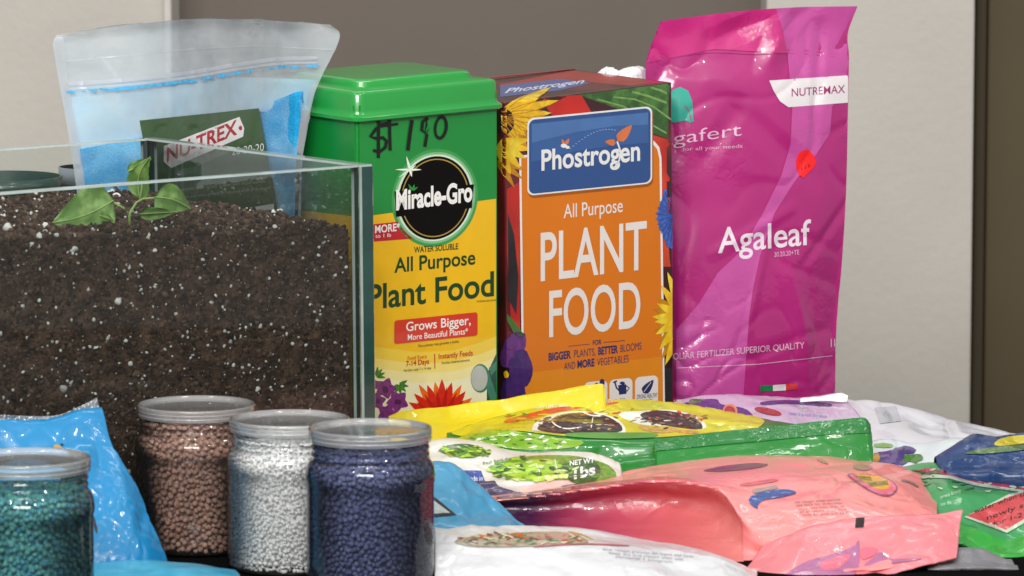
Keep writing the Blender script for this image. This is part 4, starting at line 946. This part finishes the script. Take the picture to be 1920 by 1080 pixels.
poly(th, 'seed_picture', sdk, [(1196, 776), (1240, 769), (1290, 778), (1316, 794), (1318, 808), (1250, 800), (1210, 790)], 5)
polys(th, 'worm_print', film('worm_tan', 'c79a4a', vary=.3, vscale=300), [stroke([(1196, 800), (1220, 806), (1250, 804), (1280, 810), (1310, 812)], 6), stroke([(1205, 806), (1240, 812), (1270, 808)], 4)], 6)
polys(th, 'green_strip', film('bag_grass', '5f9d3a', vary=.2), [[(1060, 812), (1160, 812), (1235, 812), (1232, 822), (1140, 824), (1060, 820)]], 6)
fl_ = [[(1226, 823, .035), (1330, 812, .032), (1440, 800, .03), (1540, 790, .03), (1600, 784, .03), (1622, 784, .03), (1632, 796, .03)],
       [(1227, 843, .026), (1330, 834, .024), (1440, 824, .022), (1540, 814, .022), (1600, 808, .022), (1626, 808, .022), (1635, 816, .024)],
       [(1229, 870, .015), (1330, 860, .012), (1440, 852, .01), (1540, 848, .01), (1600, 846, .01), (1628, 848, .01), (1637, 850, .012)],
       [(1231, 905, .0), (1330, 905, -.002), (1440, 905, -.004), (1540, 895, -.004), (1600, 885, -.004), (1628, 878, -.004), (1637, 872, -.002)]]
seed_bvh = th.bvh
add_patch(th, 'green_seal', fl_, gf, 90, 30, amp=.0010, f=26, seed=92, thick=.0015)
poly(th, 'fold_band', film('bag_green_dark', '12702a'), [(1229, 846), (1330, 836), (1440, 826), (1560, 814), (1634, 812), (1632, 790), (1600, 782), (1440, 797), (1226, 822)], 1)
th.bvh = seed_bvh
sds = []
for k in range(46):
    x, y = (r_.uniform(1010, 1160), r_.uniform(778, 812)) if k < 26 else (r_.uniform(1205, 1310), r_.uniform(778, 800)); sds.append(ell(x, y, 5, 1.6, 8, rot=r_.uniform(-30, 30)))
polys(th, 'seed_highlight', film('seed_brown', '5c403a', vary=.3), sds, 6)
text(th, 'NON GMO SEED  PREMIUM QUALITY', (1000, 768), (1150, 757), 7, wcir, .01, 7)
def speckle(th, nm, mats, x0, y0, x1, y1, n, sx, sy, layer=5, seed=1, slope=0.):
    q_ = random.Random(seed)
    for k, m_ in enumerate(mats):
        L_ = []
        for _ in range(n//len(mats)):
            u, v = q_.random(), q_.random(); e_ = math.sqrt(max(0, 1-(2*u-1)**2)); x = x0+(x1-x0)*u; y = (y0+y1)/2+(v-.5)*(y1-y0)*e_+slope*(x-x0)
            L_.append(blob(x, y, q_.uniform(.4, 1)*sx, q_.uniform(.4, 1)*sy, .3, 8, q_.random(), q_.uniform(-25, 25)))
        decal(th, nm, m_, loops_bm([[p] for p in L_]), layer+k)
sbr = film('root_tan', 'a07c4e', vary=.3, vscale=300); sdk2 = film('seed_black', '1e1213'); sgr = film('speck_green', '567f2c', vary=.3)
speckle(th, 'seed_speckle', [sdk2, sbr, film('seed_brown', '5c403a')], 1010, 778, 1160, 812, 60, 6, 2.2, 6, 3)
speckle(th, 'seed_speckle', [sdk2, sbr], 1205, 774, 1312, 806, 36, 7, 2, 6, 4)
speckle(th, 'leaf_speckle', [sgr, film('speck_olive', '8c8a26'), orr], 950, 764, 1330, 798, 54, 9, 2, 3, 5)
speckle(th, 'leaf_speckle', [sgr, wcir, film('speck_forest', '1c5a22')], 880, 812, 1060, 840, 40, 9, 2, 4, 6)
# 9 vegetable packet
G = [[(800, 832, .02), (850, 826, .02), (905, 830, .02), (960, 848, .015), (1030, 850, .01), (1110, 852, .0), (1160, 870, .0)], [(805, 855, -.01), (860, 850, -.015), (915, 858, -.015), (970, 862, -.02), (1040, 862, -.02), (1110, 866, -.02), (1165, 884, -.015)],
     [(810, 880, -.03), (870, 882, -.035), (925, 888, -.04), (980, 888, -.045), (1045, 884, -.045), (1110, 888, -.04), (1165, 898, -.03)], [(812, 905, -.045), (875, 906, -.05), (930, 915, -.055), (985, 910, -.06), (1045, 900, -.055), (1110, 903, -.05), (1165, 908, -.04)]]
th = bag('vegetable_packet', 'white packet with green vegetable pictures and a dark round badge', 'packet', G, film('packet_cream_white', 'dcd8ce', crease=.5), 90, 44, amp=.0014, seed=101)
gr1 = film('veg_green', '6d9c2e', vary=.4, vscale=250); gr2 = film('veg_lime', 'a9cf3c', vary=.3, vscale=120); gr3 = film('veg_dark', '3c5f28', vary=.4, vscale=200)
polys(th, 'bean_picture', gr3, [blob(870, 846, 46, 12, .12, 20, 2, 4)], 2)
polys(th, 'bean_picture', gr1, [stroke([(830+k*9, 838+r_.uniform(-3, 4)), (850+k*8, 846+r_.uniform(-3, 4)), (862+k*9, 858+r_.uniform(-4, 2))], 3.5) for k in range(7)], 3)
poly(th, 'lettuce_picture', gr1, [(905, 880), (950, 862), (1000, 854), (1080, 854), (1140, 870), (1158, 890), (1150, 907), (1060, 898), (990, 904), (930, 890)], 2)
poly(th, 'lettuce_picture', gr2, [(930, 884), (970, 866), (1020, 860), (1050, 866), (1056, 880), (1040, 896), (990, 900), (950, 892)], 3)
polys(th, 'lettuce_vein', wcir, [stroke([(1005, 870), (1012, 885), (1010, 898)], 2), stroke([(1040, 862), (1044, 880)], 2)], 4)
poly(th, 'dark_badge', gr3, ell(1092, 884, 34, 24, 24), 4)
text(th, 'NET WT', (1068, 874), (1114, 868), 9, wht, .03, 5); text(th, '1bs', (1076, 898), (1116, 890), 19, wht, .03, 5)
speckle(th, 'bean_speckle', [gr1, gr3, gr2], 824, 836, 918, 858, 54, 8, 2, 3, 7)
speckle(th, 'lettuce_speckle', [gr1, gr2, gr3, film('veg_pale', 'cfe08a')], 915, 858, 1080, 902, 90, 10, 4, 4, 8)
text(th, 'fresh from the garden', (905, 872), (985, 858), 6, gr3, 0, 4)
poly(th, 'blue_tab', film('tab_blue', '24479c'), [(856, 882), (902, 883), (911, 908), (872, 906)], 3); text(th, 'made in', (874, 902), (905, 902), 9, wht, .0, 4)
# 10 purple packet under the pink one
G = [[(885, 905, -.045), (960, 908, -.045), (1050, 900, -.04), (1120, 903, -.04)], [(890, 920, -.065), (970, 922, -.06), (1060, 913, -.06), (1125, 909, -.055)], [(890, 940, -.075), (970, 935, -.07), (1060, 925, -.07), (1130, 914, -.06)]]
th = bag('violet_packet', 'dark violet packet wedged under the left end of the pink bag', 'packet', G, film('packet_dark_violet', '3a2850'), 50, 30, amp=.0012, seed=111)
# 11 light blue packet behind the navy jar
G = [[(800, 868, -.09), (830, 866, -.09), (855, 872, -.09), (885, 900, -.10), (925, 935, -.115), (965, 968, -.13), (985, 985, -.14)], [(800, 900, -.12), (830, 902, -.12), (858, 910, -.12), (890, 930, -.125), (925, 955, -.135), (960, 978, -.145), (985, 990, -.15)],
     [(800, 950, -.155), (830, 952, -.155), (862, 955, -.155), (893, 965, -.155), (925, 978, -.16), (955, 990, -.165), (985, 998, -.165)], [(800, 1010, -.19), (830, 1008, -.19), (866, 1006, -.19), (896, 1006, -.19), (925, 1006, -.19), (955, 1006, -.19), (985, 1008, -.19)]]
th = bag('pale_blue_packet', 'soft blue packet with a dark triangle print right of the navy granule jar', 'packet', G, film('packet_soft_blue', '3a8eb6', coat=.4, rough=.4), 60, 44, amp=.0014, seed=121)
poly(th, 'triangle_print', mk, [(812, 930), (856, 966), (812, 970)], 2); poly(th, 'triangle_print', film('print_silver', 'a9b2ae'), [(812, 938), (844, 962), (812, 964)], 3)
# 12 pink bag
G = [[(885, 930, -.04), (1000, 915, -.02), (1130, 893, .0), (1250, 872, .01), (1370, 858, .015), (1450, 855, .015), (1540, 857, .01), (1620, 866, .0), (1690, 874, -.01), (1740, 893, -.02)],
     [(890, 932, -.07), (1000, 920, -.06), (1130, 900, -.05), (1250, 884, -.045), (1370, 872, -.04), (1450, 872, -.045), (1540, 876, -.05), (1620, 882, -.055), (1700, 892, -.06), (1752, 912, -.065)],
     [(895, 935, -.09), (1000, 924, -.09), (1130, 908, -.09), (1240, 893, -.085), (1345, 898, -.10), (1440, 910, -.11), (1535, 908, -.11), (1620, 910, -.11), (1700, 920, -.11), (1758, 938, -.105)],
     [(900, 940, -.10), (1000, 932, -.105), (1130, 914, -.11), (1235, 902, -.115), (1345, 918, -.13), (1408, 965, -.15), (1520, 945, -.15), (1620, 940, -.148), (1700, 945, -.145), (1757, 955, -.135)],
     [(910, 955, -.095), (1005, 950, -.095), (1120, 940, -.095), (1230, 935, -.095), (1335, 950, -.11), (1432, 1020, -.185), (1520, 990, -.175), (1620, 972, -.17), (1700, 968, -.165), (1757, 972, -.155)],
     [(930, 975, -.11), (1010, 980, -.11), (1120, 985, -.11), (1225, 990, -.115), (1325, 1010, -.14), (1415, 1040, -.18), (1520, 1030, -.19), (1620, 1010, -.185), (1700, 1000, -.18), (1757, 998, -.17)],
     [(940, 1000, -.15), (1015, 1010, -.15), (1120, 1025, -.16), (1225, 1040, -.18), (1320, 1060, -.21), (1410, 1080, -.24), (1520, 1078, -.245), (1620, 1068, -.24), (1700, 1055, -.235), (1757, 1045, -.22)]]
pk = film('bag_pink', 'f08f8e', crease=.3, cscale=20)
th = bag('pink_bag', 'big glossy salmon pink bag with a folded gusset and a small black square mark', 'bag', G, pk, 150, 90, amp=.0017, f=17, seed=131)
cm = film('gusset_crimson', 'b8384e', crease=.3, cscale=20, coat=.4, rough=.4); dp = film('gusset_dark_purple', '42163a', crease=.3, coat=.4, rough=.4); co = film('gusset_coral', 'd2625f', crease=.3, cscale=20, coat=.4, rough=.4)
gm = film('gusset_gradient', 'b8384e', crease=.35, cscale=18, coat=.4, rough=.42)  # gusset print with the hollow's shade painted into the gradient, darkest at left
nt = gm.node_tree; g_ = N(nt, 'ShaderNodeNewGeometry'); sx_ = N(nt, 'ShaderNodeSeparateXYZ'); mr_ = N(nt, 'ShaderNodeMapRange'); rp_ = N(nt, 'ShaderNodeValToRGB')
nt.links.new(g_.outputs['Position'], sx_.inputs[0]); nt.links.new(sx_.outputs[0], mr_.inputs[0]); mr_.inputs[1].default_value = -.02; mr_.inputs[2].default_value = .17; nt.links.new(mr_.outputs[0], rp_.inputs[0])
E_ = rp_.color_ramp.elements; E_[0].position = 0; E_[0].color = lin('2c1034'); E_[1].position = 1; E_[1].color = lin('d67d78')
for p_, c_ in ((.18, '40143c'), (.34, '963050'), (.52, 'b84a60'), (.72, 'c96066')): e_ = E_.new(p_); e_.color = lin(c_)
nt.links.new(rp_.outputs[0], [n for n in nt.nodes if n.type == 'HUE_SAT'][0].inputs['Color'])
poly(th, 'gusset_shade_print', gm, [(895, 938), (1000, 922), (1130, 905), (1235, 894), (1290, 898), (1345, 914), (1372, 948), (1392, 985), (1395, 1075), (1240, 1055), (1090, 1015), (940, 1003)], 1)
pkp = film('print_plum', '7d3f5c', vary=.3, vscale=100); poly(th, 'plum_print', pkp, [(1310, 884), (1360, 873), (1420, 868), (1446, 872), (1410, 880), (1350, 885)], 2)
polys(th, 'pink_strip', film('print_rose', 'c9666a'), [[(1380, 908), (1450, 898), (1465, 902), (1400, 913)]], 2)
poly(th, 'blue_print', film('print_bag_blue', '33508f'), [(1402, 936), (1415, 926), (1470, 916), (1500, 924), (1465, 934), (1430, 938), (1420, 948), (1422, 956), (1408, 948)], 3)
poly(th, 'grey_print', film('print_taupe', '9c8a83'), [(1410, 918), (1456, 910), (1460, 916), (1412, 926)], 2)
poly(th, 'oval_badge', film('badge_outline', '9c4a6c'), rrect(1588, 886, 1684, 934, 24, s=.28)[:] if False else [(1583, 888), (1620, 890), (1650, 892), (1675, 903), (1685, 916), (1675, 930), (1655, 932), (1630, 922), (1605, 905)], 2)
poly(th, 'oval_badge', film('badge_pink', 'e8708c'), [(1588, 889), (1620, 891), (1650, 893), (1673, 904), (1682, 916), (1673, 927), (1655, 929), (1632, 920), (1608, 904)], 3)
poly(th, 'oval_badge', film('badge_amber', 'eeac2c'), [(1598, 890), (1620, 891), (1648, 893), (1664, 901), (1671, 912), (1662, 919), (1645, 919), (1622, 906)], 4)
polys(th, 'badge_mark', film('badge_olive', '8a7a20'), [[(1600, 892), (1632, 895), (1636, 903), (1612, 900)], [(1625, 906), (1664, 902), (1666, 910), (1634, 914)]], 5)
for k in range(5): text(th, ('net weight when packed', 'see back for directions', 'store away from children', 'all purpose feed mix', 'made for pots and beds')[k], (1490+k*3, 944+k*6), (1575+k*4, 939+k*6), 4.5, film('print_grey_text', '8a6a68'), 0, 3, name='small_print')
polys(th, 'bag_print', film('print_grey_text', '6d5a58'), [stroke([(1690, 900), (1705, 904), (1722, 914)], 4)], 3)
polys(th, 'bag_print', film('print_dusty_rose', 'c08a80'), [[(1600, 870), (1640, 874), (1628, 884), (1600, 880)], [(1528, 860), (1545, 862), (1556, 872), (1540, 868)]], 2)
fl_ = [[(1431, 1022, -.192), (1468, 1006, -.196), (1530, 985, -.196), (1610, 970, -.19), (1690, 966, -.186), (1755, 962, -.18), (1806, 953, -.175)],
       [(1412, 1046, -.205), (1458, 1035, -.214), (1526, 1015, -.215), (1610, 1000, -.21), (1690, 994, -.205), (1755, 988, -.2), (1800, 985, -.192)],
       [(1392, 1075, -.238), (1446, 1068, -.238), (1520, 1058, -.238), (1610, 1045, -.23), (1690, 1034, -.225), (1755, 1026, -.218), (1797, 1020, -.208)],
       [(1372, 1108, -.272), (1436, 1104, -.268), (1520, 1094, -.262), (1610, 1080, -.252), (1690, 1068, -.246), (1755, 1053, -.236), (1794, 1044, -.224)]]
fp = film('seal_pink', 'e38189', crease=.25, cscale=24, coat=.5)
add_patch(th, 'seal_flap', fl_, fp, 120, 50, amp=.0012, f=20, seed=133, thick=.0012, folds=14)
poly(th, 'registration_mark', mk, [(1605, 972), (1621, 971), (1619, 989), (1603, 990)], 3)
poly(th, 'purple_print', film('print_mauve', 'a8668f', coat=.5), [(1470, 1078), (1510, 1052), (1560, 1040), (1600, 1026), (1612, 1008), (1612, 1060), (1600, 1085), (1470, 1095)], 1)
poly(th, 'rose_print', film('print_raspberry', 'd86a80', coat=.5), [(1535, 1055), (1580, 1040), (1600, 1040), (1570, 1070), (1540, 1070)], 2)
poly(th, 'rose_print', film('print_raspberry', 'd86a80', coat=.5), [(1612, 1025), (1650, 1028), (1640, 1042), (1614, 1052)], 2)
poly(th, 'purple_print', film('print_mauve', 'a8668f', coat=.5), [(1652, 1032), (1662, 1050), (1740, 1046), (1700, 1054), (1612, 1064), (1640, 1044)], 2)
text(th, 'keep sealed in a cool dry place', (1500, 935), (1590, 930), 6, film('print_grey_text', '6d5a58'), 0, 4)
# 13 white bag in front
G = [[(815, 992, -.235), (900, 986, -.22), (1000, 986, -.21), (1100, 992, -.205), (1200, 1010, -.21), (1300, 1028, -.225), (1370, 1048, -.24), (1420, 1075, -.25)],
     [(815, 1004, -.255), (900, 1000, -.25), (1000, 1000, -.25), (1100, 1006, -.245), (1200, 1020, -.245), (1300, 1036, -.25), (1375, 1056, -.262), (1420, 1082, -.268)],
     [(815, 1022, -.275), (900, 1022, -.28), (1000, 1022, -.28), (1100, 1026, -.28), (1200, 1034, -.275), (1300, 1046, -.275), (1380, 1066, -.28), (1420, 1090, -.28)],
     [(815, 1075, -.31), (900, 1080, -.32), (1000, 1080, -.32), (1100, 1080, -.32), (1200, 1080, -.315), (1300, 1085, -.31), (1390, 1095, -.31), (1430, 1104, -.30)],
     [(815, 1110, -.33), (900, 1112, -.335), (1000, 1112, -.335), (1100, 1112, -.335), (1200, 1112, -.335), (1300, 1110, -.33), (1390, 1110, -.325), (1430, 1110, -.31)]]
th = bag('white_bag', 'shiny white bag lying in front of the pink bag', 'bag', G, film('bag_bright_white', 'd4d6d9', crease=.45, cscale=30), 130, 50, amp=.0013, f=24, seed=141)
pa = film('picture_tan', 'a79a86', vary=.4, vscale=120)
poly(th, 'picture_strip', pa, [(845, 1018), (870, 1008), (950, 1000), (1060, 996), (1100, 1010), (1105, 1020), (1040, 1024), (900, 1028)], 2)
polys(th, 'picture_patch', film('picture_green', '3f7a52', vary=.3), [[(938, 1002), (990, 998), (985, 1008), (945, 1010)]], 3); polys(th, 'picture_patch', film('picture_orange', 'cf5a2a'), [[(955, 1000), (985, 1000), (975, 1009), (955, 1008)]], 4)
polys(th, 'picture_patch', film('picture_rose', 'b58f90'), [[(1000, 1002), (1080, 1000), (1095, 1010), (1040, 1012)]], 3); polys(th, 'picture_patch', film('picture_gold', 'e0a83a'), [stroke([(1065, 997), (1090, 1002), (1112, 1012)], 2)], 4)
speckle(th, 'picture_speckle', [pa, film('picture_green', '3f7a52'), film('picture_orange', 'cf5a2a'), film('picture_cocoa', '6b5344'), film('picture_cream', 'd8cdb4')], 860, 1000, 1095, 1024, 90, 8, 2, 5, 12)
for k in range(3): text(th, ('slow release granules for lawns and beds', 'keep dry and closed after use', 'contents 1 kilogram')[k], (1130+k*12, 1032+k*7), (1300-k*20, 1046+k*5), 5, film('print_bag_grey', '9a9ea4'), 0, 3, name='small_print')
polys(th, 'red_line_print', film('picture_red', 'b86068'), [stroke([(1000, 1026), (1050, 1022), (1100, 1020), (1180, 1024)], 2.5)], 4)
# 14 grey packet on the cloth
G = [[(1740, 1035, -.20), (1800, 1026, -.20), (1850, 1034, -.20), (1900, 1056, -.21)], [(1740, 1050, -.215), (1800, 1046, -.215), (1850, 1050, -.215), (1905, 1062, -.22)], [(1740, 1068, -.235), (1800, 1066, -.235), (1850, 1066, -.232), (1910, 1068, -.232)]]
th = bag('grey_packet', 'flat dull grey packet lying on the black cloth under the green packet', 'packet', G, film('packet_grey', '77777c', coat=.3, rough=.45), 40, 24, amp=.0006, seed=151)
# 15 green packet with red panel
G = [[(1640, 876, .0), (1700, 872, .0), (1750, 868, .0), (1800, 880, -.01), (1860, 890, -.01), (1930, 895, -.01), (1990, 900, -.01)], [(1700, 900, -.05), (1730, 896, -.05), (1770, 892, -.05), (1820, 905, -.05), (1870, 915, -.05), (1930, 918, -.05), (1990, 920, -.05)],
     [(1730, 925, -.09), (1750, 920, -.09), (1790, 918, -.09), (1830, 925, -.09), (1880, 930, -.09), (1935, 930, -.09), (1990, 930, -.09)], [(1760, 965, -.13), (1790, 972, -.135), (1820, 980, -.14), (1850, 990, -.145), (1890, 1000, -.145), (1935, 985, -.14), (1990, 980, -.14)],
     [(1785, 975, -.142), (1800, 984, -.147), (1830, 996, -.152), (1862, 1010, -.157), (1890, 1020, -.16), (1935, 1005, -.155), (1990, 1000, -.15)], [(1790, 1018, -.165), (1810, 1022, -.168), (1840, 1036, -.172), (1870, 1048, -.18), (1895, 1062, -.185), (1935, 1055, -.18), (1990, 1050, -.18)]]
gp = film('packet_green', '2a8f4e', crease=.3); th = bag('green_packet', 'green packet with a red instruction panel at the right edge of the pile', 'packet', G, gp, 90, 60, amp=.0014, f=20, seed=161)
poly(th, 'side_print', film('packet_leaf_green', '249c2e'), [(1782, 978), (1830, 992), (1890, 1016), (1925, 1000), (1925, 1070), (1890, 1070), (1790, 1030)], 2)
poly(th, 'pale_border', film('packet_mist', 'b9c8b4'), [(1808, 970), (1890, 928), (1930, 918), (1930, 976), (1888, 1000)], 2)
rp = film('panel_red', 'c43a40', coat=.5); poly(th, 'red_panel', rp, [(1812, 968), (1892, 932), (1930, 922), (1930, 968), (1886, 994)], 3)
speckle(th, 'leaf_speckle', [film('speck_forest', '1c5a22'), film('packet_mist', 'b9c8b4')], 1690, 874, 1920, 912, 46, 12, 2.5, 3, 11, .08)
text(th, 'water when the soil', (1826, 964), (1960, 916), 9, mk, .01, 4); text(th, 'newly sown', (1850, 976), (1960, 938), 9, mk, .01, 4); text(th, 'for 1-2 weeks', (1862, 988), (1972, 952), 9, mk, .01, 4)
poly(th, 'red_band', film('band_crimson', 'a8324a'), [(1710, 884), (1760, 888), (1820, 905), (1930, 922), (1930, 914), (1860, 902), (1790, 884), (1740, 878)], 2)
poly(th, 'pale_band', film('packet_mist', 'b9c8b4'), [(1735, 896), (1780, 898), (1830, 912), (1930, 926), (1930, 922), (1830, 906), (1780, 892), (1740, 890)], 3)
text(th, 'press firmly', (1764, 936), (1802, 924), 7, film('print_mint', 'b5d8bd'), 0, 4); text(th, 'to fit', (1764, 950), (1784, 946), 7, film('print_mint', 'b5d8bd'), 0, 4)
